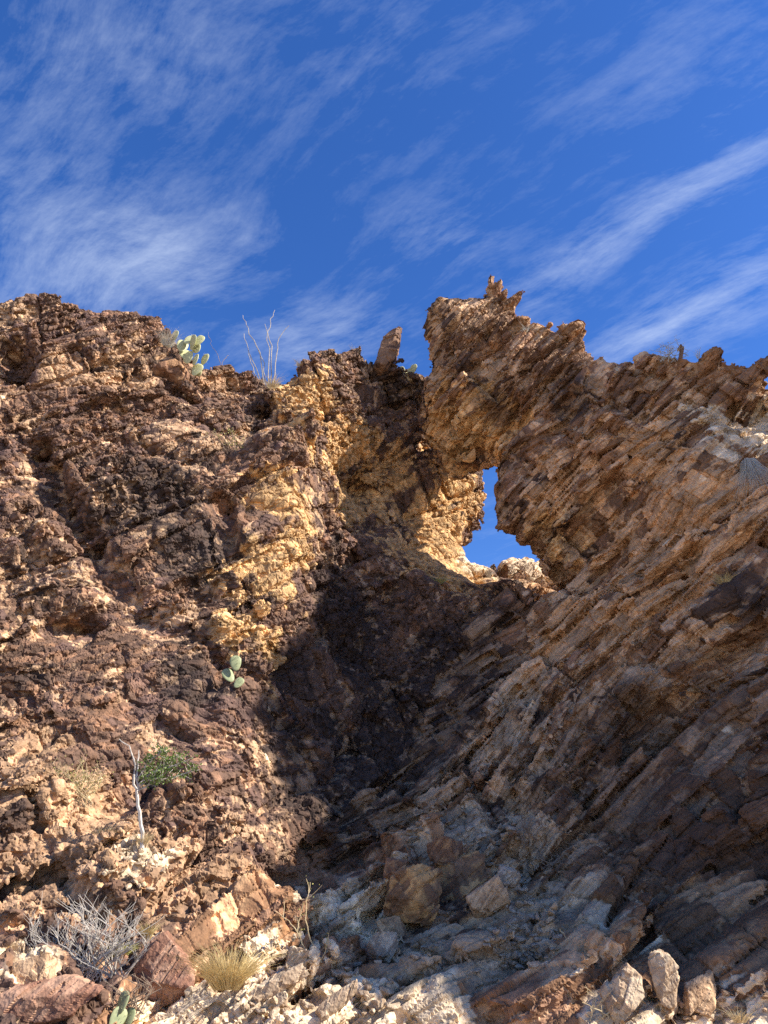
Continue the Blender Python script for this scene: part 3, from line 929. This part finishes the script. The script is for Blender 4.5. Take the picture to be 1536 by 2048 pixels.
# ------------------------------------------------------------------ placing things on the rock
FP = fverts
_rel = FP - np.array([0, 0, CZ], np.float32)
_dep = _rel @ np.array([0, cp, sp], np.float32)
_sx = 768 + FPX * _rel[:, 0] / _dep
_sy = 1024 - FPX * (_rel @ np.array([0, -sp, cp], np.float32)) / _dep
del _rel
def hit(px, py):
    for r in (5, 9, 16, 30, 60):
        m = np.where((np.abs(_sx - px) < r) & (np.abs(_sy - py) < r))[0]
        if len(m):
            d = _dep[m]
            near_ = m[d < d.min() + .25]
            k = near_[np.argmin((_sx[near_] - px) ** 2 + (_sy[near_] - py) ** 2)]
            return Vector(FP[k].tolist())
    return Vector(at(px, py, 9).tolist())
def normal_at(p):
    n = macro_normal(np.array([p], np.float32))[0]
    return Vector(n.tolist()).normalized()
def on_depth(px, py, p):
    """the point at pixel (px, py) that is as deep into the scene as p"""
    return Vector(at(px, py, p.y).tolist())
def px_m(p):
    """metres per photograph pixel at p"""
    return (p.y * cp + (p.z - CZ) * sp) / FPX

def tag(o, label, cat, group=None, kind=None):
    o['label'] = label; o['category'] = cat
    if group: o['group'] = group
    if kind: o['kind'] = kind
    return o
def empty(name, loc):
    o = bpy.data.objects.new(name, None); o.empty_display_size = .1
    o.location = loc; col.objects.link(o)
    return o
def place(name, me, mat, loc=(0, 0, 0), parent=None):
    o = bpy.data.objects.new(name, me); col.objects.link(o)
    o.location = loc
    if mat and not me.materials: me.materials.append(mat)
    if parent: o.parent = parent
    return o

class MB:
    def __init__(s):
        s.v, s.f = [], []
    def tube(s, pts, r0, r1, n=5):
        pts = [Vector(p) for p in pts]; L = len(pts); b = len(s.v)
        for i, p in enumerate(pts):
            t = (pts[min(i + 1, L - 1)] - pts[max(i - 1, 0)]).normalized()
            u = t.cross(Vector((.3, .9, .2))).normalized(); w = t.cross(u)
            r = r0 + (r1 - r0) * i / (L - 1)
            for k in range(n):
                a = 2 * math.pi * k / n
                s.v.append(p + u * (r * math.cos(a)) + w * (r * math.sin(a)))
        for i in range(L - 1):
            for k in range(n):
                s.f.append((b + i * n + k, b + i * n + (k + 1) % n, b + (i + 1) * n + (k + 1) % n, b + (i + 1) * n + k))
        s.f.append(tuple(b + (L - 1) * n + k for k in range(n)))
    def blade(s, p, d, length, bend, w):
        p, d = Vector(p), Vector(d).normalized()
        side = d.cross(Vector((0, 1, .1))).normalized() * w
        b = len(s.v)
        for i in range(4):
            t = i / 3
            q = p + d * (length * t) + Vector(bend) * (length * t * t)
            s.v += [q - side * (1 - t * .9), q + side * (1 - t * .9)]
        for i in range(3):
            s.f.append((b + 2 * i, b + 2 * i + 1, b + 2 * i + 3, b + 2 * i + 2))
    def leaf(s, p, d, u, l, w):
        b = len(s.v); p = Vector(p)
        s.v += [p, p + d * l * .5 + u * w, p + d * l, p + d * l * .5 - u * w]
        s.f.append((b, b + 1, b + 2, b + 3))
    def mesh(s, name, smooth_=False):
        me = bpy.data.meshes.new(name); me.from_pydata([tuple(v) for v in s.v], [], s.f); me.update()
        if smooth_: me.shade_smooth()
        return me

def plant_material(name, c0, c1, scale=30, rough=.7, trans=0.0):
    m = bpy.data.materials.new(name); m.use_nodes = True
    t = m.node_tree; t.nodes.clear()
    tc = nd(t, 'ShaderNodeTexCoord')
    n = nd(t, 'ShaderNodeTexNoise', in_Scale=float(scale), in_Detail=4.0)
    lk(t, tc.outputs['Object'], n.inputs['Vector'])
    mm = nd(t, 'ShaderNodeMix', data_type='RGBA')
    lk(t, mth(t, 'MULTIPLY', mth(t, 'SUBTRACT', n.outputs[0], .32), 2.8, clamp=True), mm.inputs['Factor'])
    mm.inputs[6].default_value = (*c0, 1); mm.inputs[7].default_value = (*c1, 1)
    bs = nd(t, 'ShaderNodeBsdfPrincipled', in_Roughness=rough)
    bs.inputs['Specular IOR Level'].default_value = .25
    lk(t, mm.outputs[2], bs.inputs['Base Color'])
    o = nd(t, 'ShaderNodeOutputMaterial')
    if trans:
        tr = nd(t, 'ShaderNodeBsdfTranslucent'); lk(t, mm.outputs[2], tr.inputs[0])
        mx = nd(t, 'ShaderNodeMixShader', in_Fac=trans)
        lk(t, bs.outputs[0], mx.inputs[1]); lk(t, tr.outputs[0], mx.inputs[2]); lk(t, mx.outputs[0], o.inputs[0])
    else:
        lk(t, bs.outputs[0], o.inputs[0])
    return m
M_STRAW = plant_material('dry_straw', (.52, .40, .22), (.66, .54, .33), 40, .7, .25)
M_GOLD = plant_material('golden_grass', (.52, .38, .15), (.70, .56, .28), 30, .7, .25)
M_GREYGRASS = plant_material('bleached_grass', (.50, .46, .36), (.66, .61, .50), 40, .7, .25)
M_TWIG = plant_material('grey_twig', (.30, .26, .22), (.50, .46, .40), 25, .8)
M_DARKTWIG = plant_material('brown_twig', (.16, .11, .08), (.30, .22, .15), 25, .8)
M_BARK = plant_material('white_bark', (.34, .30, .26), (.54, .50, .45), 22, .75)
M_LEAF = plant_material('green_leaf', (.09, .14, .035), (.21, .28, .08), 60, .55, .3)
M_YLEAF = plant_material('yellow_green_leaf', (.30, .29, .09), (.46, .42, .16), 60, .6, .3)
M_PAD = plant_material('cactus_pad', (.38, .39, .19), (.54, .52, .30), 18, .5)
M_PADD = plant_material('cactus_pad_dark', (.20, .23, .12), (.33, .35, .19), 18, .5)
M_STALK = plant_material('ocotillo_stalk', (.26, .22, .18), (.46, .41, .34), 30, .75)

# ------------------------------------------------------------------ loose rocks
TONES = {'rind': ((.12, .068, .046), (.26, .145, .08)), 'brown': ((.19, .10, .058), (.36, .20, .10)), 'ochre': ((.21, .115, .062), (.50, .28, .115)), 'red': ((.22, .11, .07), (.34, .20, .13)),
         'pale': ((.34, .24, .155), (.50, .385, .26)), 'tan': ((.32, .20, .115), (.48, .32, .19)), 'grey': ((.30, .22, .155), (.44, .34, .24)), 'dark': ((.09, .055, .04), (.20, .11, .07))}
def rock_mesh(name, seed, sx, sy, sz, tone, res=26, relief=1.0):
    """an angular block: random fracture planes, bedded relief, worn colour by bed"""
    rng = np.random.default_rng(seed)
    vox = 2.5 / res
    n = res + 8
    o = np.array([-1, -1, -1]) * vox * n / 2
    g = np.stack(np.meshgrid(*[o[0] + vox * np.arange(n)] * 3, indexing='ij'), -1).reshape(-1, 3).astype(np.float32)
    f = np.full(len(g), -9, np.float32)
    axes = np.concatenate([np.eye(3), -np.eye(3), rng.normal(size=(9, 3))])
    for k, a in enumerate(axes):
        a = a + rng.normal(size=3) * (.22 if k < 6 else 0); a /= np.linalg.norm(a)
        dist = rng.uniform(.78, .98) if k < 6 else rng.uniform(.86, 1.15)
        f = np.maximum(f, g @ a.astype(np.float32) - dist)
    size = np.array([sx, sy, sz], np.float32)
    w = g * size / 2 + rng.uniform(-50, 50, 3).astype(np.float32)
    Br = spin(BED_R, (1, .5, 0), float(rng.uniform(-25, 25)))
    m = float(size.max())
    wq = w + m * .03 * np.stack([vnoise(w / (m * .3), 1), vnoise(w / (m * .3), 2), vnoise(w / (m * .3), 3)], -1)
    b, e, i = bricks(wq, Br, (m * .7, m * .5, m * .19), seed % 50 + 60, .8, .3)
    f -= relief * (.10 * b + .07 * fbm(w / (m * .3), 3, seed) - .05 * (1 - smooth(.0, m * .02, e))).astype(np.float32)
    v, q = surface_nets(f.reshape(n, n, n), vox, o)
    q = drop_crumbs(len(v), q, 60)
    me = subdivided(name, v, q, 1)
    p = co_of(me) * size / 2
    pw = p + (w[0] - g[0] * size / 2)
    b2, e2, i2 = bricks(pw, Br, (m * .22, m * .17, m * .055), seed % 50 + 70, .8, .3)
    _, _, i1 = bricks(pw, Br, (m * .7, m * .5, m * .19), seed % 50 + 60)
    me.vertices.foreach_set('co', p.ravel()); me.update()
    p = p + no_of(me) * (m * relief * (.014 * b2 + .010 * fbm(pw / (m * .07), 3, seed + 5)))[:, None]
    me.vertices.foreach_set('co', p.astype(np.float32).ravel()); me.update()
    c0, c1 = [np.array(c, np.float32) for c in TONES[tone]]
    k = smooth(-.12, .18, .6 * fbm(pw / (m * .3), 3, seed + 9) + .5 * (h01(rehash(i1, 9)) - .5) + .35 * (h01(rehash(i2, 9)) - .5))[:, None]
    c = (c0 * (1 - k) + c1 * k) * (.8 + .4 * h01(rehash(i2, 3)))[:, None]
    set_attr(me, c)
    me.materials.append(M_ROCK)
    return me

def boulder(name, px, py, wpx, hpx, tone, label, cat='boulder', seed=1, roll=0, depth=.9, res=30, sink=.26, turn=0, by=None, relief=1.0):
    p = hit(*by) if by else hit(px, py + hpx * .42)
    k = px_m(p)
    sx, sz = wpx * k, hpx * k
    c = on_depth(px, py, p)
    sy = depth * min(sx, sz) if depth > 0 else -depth
    me = rock_mesh(name, seed, sx, sy, sz, tone, res, relief)
    o = place(name, me, None, (c.x, c.y - sy * (.5 - sink) * .55, c.z))
    o.rotation_euler = (R(0), R(roll), R(turn))
    return tag(o, label, cat)

boulder('boulder', 826, 1784, 124, 104, 'ochre', 'large angular brown and ochre boulder overhanging a dark gap on the shaded floor', seed=4, roll=-6, res=40, depth=1.0, sink=-.05)
boulder('boulder', 920, 1754, 92, 84, 'ochre', 'cracked tan block just right of the big overhanging boulder', seed=6, roll=-12, res=36)
boulder('boulder', 975, 1796, 84, 60, 'tan', 'low tan block wedged right of and below the cracked tan block', seed=7, roll=-25)
boulder('rock', 789, 1736, 40, 42, 'brown', 'small rounded brown rock behind the upper left of the big overhanging boulder', 'rock', seed=9)
boulder('boulder', 888, 1708, 70, 58, 'brown', 'brown block perched above the cracked tan block', seed=11, roll=-20)
boulder('rock', 786, 1858, 50, 44, 'tan', 'tan rock propped under the left end of the big overhanging boulder', 'rock', seed=13, roll=-20)
boulder('rock', 768, 1896, 62, 52, 'grey', 'grey split rock below the small propping rock', 'rock', seed=15, roll=-35)
boulder('boulder', 1330, 1958, 48, 104, 'pale', 'tall pale upright slab standing at the foot of the shaded right wall', seed=17, roll=6, res=34, sink=.34)
boulder('boulder', 1396, 1994, 68, 58, 'tan', 'sunlit tan block to the right of the upright slab', seed=19, roll=-10, sink=.4)
boulder('boulder', 1246, 1980, 92, 66, 'pale', 'broad pale sloping block to the left of the upright slab', seed=21, roll=-38, res=36, sink=.45)
boulder('boulder', 330, 1938, 104, 124, 'red', 'reddish brown cracked block beside the golden grass tuft', seed=23, roll=-12, res=38)
boulder('boulder', 84, 2006, 210, 84, 'red', 'long reddish slab in the lower left corner of the floor', seed=26, roll=-14, res=40)
boulder('boulder', 76, 1944, 86, 50, 'tan', 'small peaked tan rock on top of the long corner slab', seed=27, roll=-20)
boulder('slab', 548, 1972, 130, 34, 'pale', 'pale slab leaning out of the rubble with a dark hollow beneath', 'slab', seed=29, roll=-32)
boulder('slab', 592, 1926, 44, 58, 'pale', 'upright pale slab behind the leaning slab at the shadow edge', 'slab', seed=31, roll=10)
boulder('slab', 668, 2010, 100, 30, 'pale', 'flat pale slab lying in the sunny rubble right of the leaning slab', 'slab', seed=33, roll=-38)
boulder('boulder', 346, 748, 70, 62, 'brown', 'square brown boulder below the prickly pear on the left rim', seed=35, roll=20)
boulder('balanced_rock', 778, 700, 38, 118, 'rind', 'leaning finger of brown rock on the rim left of the arch', 'rock', seed=37, roll=16, by=(775, 722), sink=.5, res=34)
boulder('rock', 1386, 1368, 30, 42, 'pale', 'pale egg shaped stone caught on the shaded right wall', 'rock', seed=39, roll=12)
boulder('rock', 1016, 1752, 44, 34, 'grey', 'grey rock at the head of the scree right of the boulders', 'rock', seed=41)
boulder('rock', 1062, 1160, 10, 8, 'pale', 'tiny pale stone on the sill of the arch window', 'rock', seed=46, res=14)
print('boulders', round(time.time() - T0, 1))

# scree: loose chips, every one its own object
rnd = random.Random(7)
chips = {t: [rock_mesh('stone', 100 + 7 * i + len(t), 1.0, rnd.uniform(.5, .8), rnd.uniform(.28, .5), t, 12, 1.0) for i in range(4)] for t in ('grey', 'pale', 'tan')}
def scatter(n, cx, cy, rx, ry, tone, label, group, s0, s1):
    for _ in range(n):
        for _try in range(4):
            a, r = rnd.uniform(0, 6.283), math.sqrt(rnd.random())
            x, y = cx + math.cos(a) * r * rx, cy + math.sin(a) * r * ry
            if 0 < x < 1536 and y < 2044: break
        p = hit(x, y); nn = normal_at(p)
        o = place('stone', rnd.choice(chips[tone]), None, p + nn * .012)
        s = px_m(p) * rnd.uniform(s0, s1) * (1.5 if rnd.random() < .12 else 1)
        o.scale = (s, s * rnd.uniform(.8, 1.1), s * rnd.uniform(.8, 1.3))
        q = Vector((0, 0, 1)).lerp(nn, .7).to_track_quat('Z', 'Y').to_euler()
        o.rotation_euler = (q.x + rnd.uniform(-.4, .4), q.y + rnd.uniform(-.4, .4), rnd.uniform(0, 6.28))
        tag(o, label, 'stone', group)
scatter(85, 1045, 1885, 75, 60, 'grey', 'small grey chip in the shaded scree on the right of the floor', 'grey scree chips on the right of the floor', 9, 24)
scatter(45, 1010, 1790, 60, 45, 'grey', 'grey chip in the scree right of the brown boulders', 'scree chips beside the boulders', 9, 24)
scatter(45, 930, 1680, 130, 60, 'grey', 'grey stone on the shaded slope above the boulders', 'stones on the slope above the boulders', 8, 20)
scatter(70, 640, 1990, 190, 50, 'pale', 'pale stone in the sunlit rubble at the bottom of the floor', 'pale stones in the sunlit rubble', 12, 36)
scatter(22, 270, 1745, 75, 45, 'pale', 'pale stone on the ledge below the small white tree', 'pale stones on the ledge below the tree', 10, 24)
scatter(22, 1440, 2010, 110, 36, 'tan', 'tan stone at the foot of the upright slab', 'tan stones by the upright slab', 12, 30)
scatter(30, 800, 1930, 190, 40, 'grey', 'grey stone lying on the bare shaded slab below the boulders', 'stones on the slab below the boulders', 8, 20)
print('scree', round(time.time() - T0, 1))

# ------------------------------------------------------------------ plants
def pad_mesh(name, r, seed):
    rg = random.Random(seed); mb = MB(); NU, NV = 18, 9
    for j in range(NV + 1):
        v = j / NV; h = (1 - math.cos(v * math.pi)) / 2                 # 0 base .. 1 tip
        wid = math.sin(v * math.pi) ** .8 * (.62 + .42 * h) * r * .92
        for i in range(NU):
            a = 2 * math.pi * i / NU
            x = math.cos(a) * wid
            mb.v.append(Vector((x, math.sin(a) * wid * .20 + .10 * r * math.sin(h * 2), h * 2.15 * r)))
    for j in range(NV):
        for i in range(NU):
            mb.f.append((j * NU + i, j * NU + (i + 1) % NU, (j + 1) * NU + (i + 1) % NU, (j + 1) * NU + i))
    for _ in range(26):                                                  # areoles with short spines
        h, u = rg.uniform(.15, .95), rg.uniform(-.8, .8)
        wid = math.sin(math.acos(1 - 2 * h)) ** .8 * (.62 + .42 * h) * r * .92
        sgn = rg.choice((-1, 1))
        p = Vector((u * wid, sgn * wid * .2 * math.sqrt(1 - u * u) + .10 * r * math.sin(h * 2), h * 2.15 * r))
        mb.tube([p, p + Vector((rg.uniform(-.1, .1), sgn * .22, rg.uniform(-.05, .12))) * r], r * .022, r * .006, 3)
    return mb.mesh(name, True)
def prickly_pear(pads, base, label, mat, seed, spread=.12, pull=0.0):
    p = hit(*base); p.y -= pull; rg = random.Random(seed)
    root = empty('prickly_pear', p); tag(root, label, 'cactus')
    k = px_m(p)
    for (x, y, r) in pads:
        c = on_depth(x, y, p) + Vector((0, rg.uniform(-spread, spread), 0))
        o = place('pad', pad_mesh('pad', r * k * 1.15, seed * 31 + x), mat, c - p - Vector((0, 0, r * k)), root)
        o.rotation_euler = (rg.uniform(-.35, .25), rg.uniform(-.55, .55), rg.uniform(-.8, .8))
    return root
prickly_pear([(350, 679, 9), (362, 692, 13), (374, 683, 13), (371, 703, 14), (385, 694, 13), (394, 689, 11), (399, 699, 12), (379, 716, 14), (392, 724, 12), (405, 716, 11), (398, 735, 12), (386, 738, 12)],
             (385, 745), 'large pale green prickly pear on the rim of the left cliff', M_PAD, 1, .12, .45)
prickly_pear([(809, 736, 9), (818, 745, 10), (826, 738, 9), (813, 752, 9)], (812, 760), 'small prickly pear in the notch left of the arch', M_PAD, 2)
prickly_pear([(474, 1330, 13), (466, 1350, 13), (471, 1366, 10)], (468, 1385), 'two padded prickly pear growing halfway up the sunlit cliff', M_PADD, 3, .05)
prickly_pear([(243, 2008, 17), (229, 2040, 18), (252, 2040, 14)], (238, 2044), 'low prickly pear at the bottom edge among dry brush', M_PADD, 4, .05)

def poly_stem(mb, pts, p, r0, r1, rg, wob=1.5):
    P_ = []
    for a, b in zip(pts[:-1], pts[1:]):
        for t in (0, .33, .66):
            P_.append((a[0] + (b[0] - a[0]) * t + rg.uniform(-wob, wob) * 1.6, a[1] + (b[1] - a[1]) * t))
    P_.append(pts[-1])
    y = rg.uniform(-.15, .15)
    Q = [on_depth(x, yy, p) - p + Vector((0, y * i / len(P_), 0)) for i, (x, yy) in enumerate(P_)]
    mb.tube(Q, r0, r1, 5)
    return Q
p = hit(535, 768); rg = random.Random(5)
root = empty('ocotillo', p); tag(root, 'bare ocotillo with thin pale stalks standing against the sky', 'shrub')
for pts in [[(527, 770), (518, 705), (500, 668), (492, 650), (486, 631)], [(524, 770), (506, 718), (493, 692), (487, 662)], [(541, 770), (545, 705), (536, 662), (541, 636), (549, 617)],
            [(546, 770), (552, 708), (559, 682), (579, 658)], [(530, 770), (528, 724), (512, 686)], [(537, 770), (539, 700), (531, 655)], [(520, 770), (506, 738), (498, 714)]]:
    mb = MB(); poly_stem(mb, pts, p, .013, .006, rg)
    place('stalk', mb.mesh('stalk'), M_STALK, (0, 0, 0), root)

def twigs(name, base, stems, label, cat, mat, r0=.008, seed=1, leaf=None, nleaf=0, lsize=.02, group=None, sub=2):
    """a plant of thin stems given where they show; every stem forks a little; leaves optional"""
    p = hit(*base); rg = random.Random(seed)
    root = empty(name, p); tag(root, label, cat, group)
    mb, lf = MB(), MB()
    for pts in stems:
        Q = poly_stem(mb, pts, p, r0, r0 * .4, rg)
        for _ in range(sub):
            i = rg.randrange(len(Q) // 3, len(Q) - 1)
            d = (Q[i + 1] - Q[i]).normalized() + Vector((rg.uniform(-.9, .9), rg.uniform(-.6, .6), rg.uniform(-.2, .7)))
            L = (Q[-1] - Q[0]).length * rg.uniform(.12, .35)
            e = Q[i] + d.normalized() * L
            mid = (Q[i] + e) / 2 + Vector((rg.uniform(-.1, .1), 0, rg.uniform(-.05, .1))) * L
            mb.tube([Q[i], mid, e], r0 * .5, r0 * .25, 4)
            Q2 = [mid, e]
            for q in Q2 * (nleaf // max(1, 2 * sub)):
                v = Vector((rg.uniform(-1, 1), rg.uniform(-1, 1), rg.uniform(-.4, 1))).normalized()
                lf.leaf(q + v * rg.uniform(0, L * .35), v, v.cross(Vector((.2, 1, .3))).normalized(), lsize, lsize * .32)
    place('stems', mb.mesh('stems'), mat, (0, 0, 0), root)
    if lf.v:
        place('foliage', lf.mesh('foliage'), leaf, (0, 0, 0), root)
    return root
def fan(cx, cy, w, h, n, seed, lean=0):
    rg = random.Random(seed); out = []
    for i in range(n):
        u = rg.uniform(-1, 1); hh = h * rg.uniform(.5, 1) * (1 - .3 * abs(u))
        x1, y1 = cx + (u * w * .5 + lean * hh), cy - hh
        b = rg.uniform(-.28, .28) * w; z = rg.uniform(-.25, .25) * w
        out.append([(cx + b, cy + rg.uniform(-.12, .08) * h), (cx + b * .6 + u * w * .2 + z * .5, cy - hh * .4), (cx + u * w * .4 + z, cy - hh * .7), (x1 + rg.uniform(-.15, .15) * w, y1)])
    return out
twigs('dead_twig', (438, 735), [[(445, 738), (436, 712), (424, 690), (419, 676)], [(440, 736), (448, 716), (455, 706)]], 'tiny bare twig on the rim between the prickly pear and the ocotillo', 'twig', M_DARKTWIG, .006, 3)
twigs('dry_shrub', (200, 1965), fan(195, 1965, 210, 190, 46, 4), 'tangled grey leafless bush at the lower left of the floor', 'bush', M_TWIG, .0045, 5, M_YLEAF, 6, .016, sub=8)
twigs('dry_shrub', (120, 1925), fan(120, 1925, 150, 110, 22, 14), 'thin bare twigs left of the tangled grey bush', 'bush', M_TWIG, .004, 15, sub=6)
twigs('dry_shrub', (255, 2030), fan(250, 2030, 140, 100, 24, 24), 'dark dry brush around the low prickly pear', 'bush', M_DARKTWIG, .0042, 25, M_LEAF, 4, .016, sub=4)
twigs('dry_shrub', (150, 1610), fan(150, 1610, 130, 100, 36, 34), 'straw coloured bush on the ledge left of the small tree', 'bush', M_STRAW, .004, 35, M_YLEAF, 10, .02, sub=5)
twigs('twig_plant', (640, 1925), [[(642, 1925), (612, 1900), (592, 1862), (575, 1842), (547, 1822)], [(641, 1925), (622, 1880), (610, 1840), (612, 1800), (620, 1780)], [(592, 1862), (600, 1835), (607, 1806)], [(640, 1925), (655, 1890), (658, 1865)]],
      'bare curved stems with a few leaf scraps at the shadow edge', 'twig', M_STRAW, .006, 6, M_YLEAF, 6, .018, sub=3)
twigs('dead_brush', (1062, 1690), fan(1062, 1690, 66, 80, 14, 44), 'brown dead brush on the shaded slope above the scree', 'bush', M_DARKTWIG, .006, 45, sub=4)
twigs('dead_brush', (1100, 1735), fan(1100, 1735, 50, 46, 9, 54), 'small brown dead brush below the larger one', 'bush', M_DARKTWIG, .005, 55, sub=3)
twigs('low_shrub', (455, 905), fan(455, 905, 70, 46, 16, 64), 'low greenish shrub in the gully high on the left cliff', 'bush', M_DARKTWIG, .006, 65, M_YLEAF, 18, .03, sub=4)
twigs('low_shrub', (672, 1030), fan(672, 1030, 44, 36, 8, 74), 'little green sprig on the lip of the ochre hollow', 'bush', M_DARKTWIG, .006, 75, M_LEAF, 10, .03, sub=3)
twigs('dry_weed', (1205, 2030), fan(1205, 2035, 90, 80, 7, 84), 'loose dry stems at the bottom below the pale sloping block', 'twig', M_STRAW, .004, 85, sub=2)
twigs('dry_stalk', (1140, 1884), [[(1119, 1858), (1130, 1871), (1141, 1884)]], 'single straw lying on the rock above the pale sloping block', 'straw', M_STRAW, .006, 86, sub=0)
twigs('dry_weed', (1340, 722), fan(1338, 722, 70, 44, 14, 94), 'dry pale weeds on the rim of the right wall', 'weed', M_GREYGRASS, .006, 95, M_STRAW, 8, .02, sub=4)

def grass(px, py, w, h, n, mat, label, seed, down=False, wid=.0035, group=None, cat='grass tuft'):
    p = hit(px, py); k = px_m(p); rg = random.Random(seed); mb = MB()
    for _ in range(n):
        u, v = rg.uniform(-1, 1), rg.uniform(-1, 1)
        b = Vector((u * w * .16 * k, v * w * .16 * k, 0))
        d = Vector((u * w * .36 * k + rg.gauss(0, .05) * w * k, v * w * .36 * k - .15 * h * k, h * k * (-1 if down else 1)))
        mb.blade(b, d, h * k * rg.uniform(.5, 1.05), (u * .35 + rg.gauss(0, .2), v * .3 + rg.gauss(0, .1), -.22 - .25 * rg.random()), wid * rg.uniform(.6, 1.2))
    o = place('grass_tuft', mb.mesh('grass_tuft'), mat, p)
    return tag(o, label, cat, group)
grass(455, 1975, 150, 118, 520, M_GOLD, 'golden dry grass tuft right of the reddish cracked block', 1)
grass(292, 1880, 34, 52, 110, M_GOLD, 'small golden grass tuft above the reddish cracked block', 2)
grass(240, 1915, 70, 46, 160, M_YLEAF, 'yellow green grass tuft behind the tangled grey bush', 3)
grass(335, 692, 38, 46, 220, M_GREYGRASS, 'bleached white grass tuft on the rim beside the large prickly pear', 4, wid=.005)
grass(1494, 920, 64, 88, 260, M_GREYGRASS, 'grey dry grass hanging from the pale ledge on the right wall', 5, True)
grass(1448, 1165, 50, 34, 120, M_GOLD, 'brownish grass tuft on the shaded right wall', 6)
grass(976, 1152, 26, 34, 90, M_GREYGRASS, 'wispy white grass beside the arch window', 7)
grass(546, 772, 46, 34, 130, M_STRAW, 'straw grass around the foot of the ocotillo', 8, wid=.005)
grass(600, 732, 30, 20, 50, M_STRAW, 'thin straw grass on the rim right of the ocotillo', 9, wid=.005)
grass(708, 708, 26, 26, 45, M_GREYGRASS, 'pale grass on the rim left of the leaning finger of rock', 10, wid=.005)
grass(1052, 662, 24, 20, 40, M_GREYGRASS, 'short pale grass on the saddle of the arch', 11, wid=.005)
grass(1236, 742, 12, 24, 14, M_GREYGRASS, 'few pale blades on the rim right of the arch shoulder', 12, wid=.005)
grass(1392, 716, 16, 32, 14, M_GREYGRASS, 'lone thin grass stems right of the dry rim weeds', 13, wid=.004)
grass(288, 1690, 44, 40, 110, M_STRAW, 'straw grass at the foot of the small white tree', 14)
grass(205, 1680, 60, 44, 120, M_STRAW, 'straw grass on the ledge left of the small white tree', 15)
grass(820, 762, 26, 24, 60, M_STRAW, 'straw grass in the notch under the small prickly pear', 16, wid=.005)
grass(880, 1165, 50, 24, 110, M_YLEAF, 'low yellowish grass on the sunlit slope below the arch window', 17)
grass(1480, 2044, 60, 40, 80, M_STRAW, 'dry grass at the bottom right corner', 18)

# the little tree rooted in the ledge
p = hit(284, 1694); rg = random.Random(11); k = px_m(p)
root = empty('small_tree', p); tag(root, 'little tree with a white trunk and a thin green crown on the left slope', 'tree')
mb = MB(); poly_stem(mb, [(284, 1696), (283, 1650), (281, 1612), (276, 1580), (275, 1552)], p, .021, .010, rg, 2.2)
place('trunk', mb.mesh('trunk'), M_BARK, (0, 0, 0), root)
br, lf = MB(), MB()
for pts in [[(276, 1582), (268, 1530), (258, 1492), (238, 1478)], [(275, 1556), (275, 1520), (272, 1498)], [(276, 1570), (300, 1545), (330, 1528), (352, 1512)], [(278, 1580), (310, 1562), (350, 1552), (388, 1540)],
            [(276, 1560), (295, 1530), (318, 1512), (330, 1500)], [(300, 1546), (330, 1540), (372, 1524)], [(277, 1575), (300, 1560), (325, 1556)]]:
    Q = poly_stem(br, pts, p, .010, .004, rg)
    if pts[-1][0] < 290: continue
    for q in Q[2:]:
        for _ in range(4):
            d = Vector((rg.uniform(-1, 1), rg.uniform(-1, 1), rg.uniform(-.6, 1))).normalized()
            e = q + d * rg.uniform(.04, .13)
            br.tube([q, e], .003, .0015, 3)
            for _ in range(9):
                v = Vector((rg.uniform(-1, 1), rg.uniform(-1, 1), rg.uniform(-.5, 1))).normalized()
                s_ = rg.uniform(.018, .032)
                lf.leaf(q.lerp(e, rg.uniform(.3, 1.1)) + v * .012, v, v.cross(Vector((.3, 1, .2))).normalized(), s_, s_ * .3)
place('branches', br.mesh('branches'), M_TWIG, (0, 0, 0), root)
place('crown', lf.mesh('crown'), M_LEAF, (0, 0, 0), root)
print('total', round(time.time() - T0, 1))
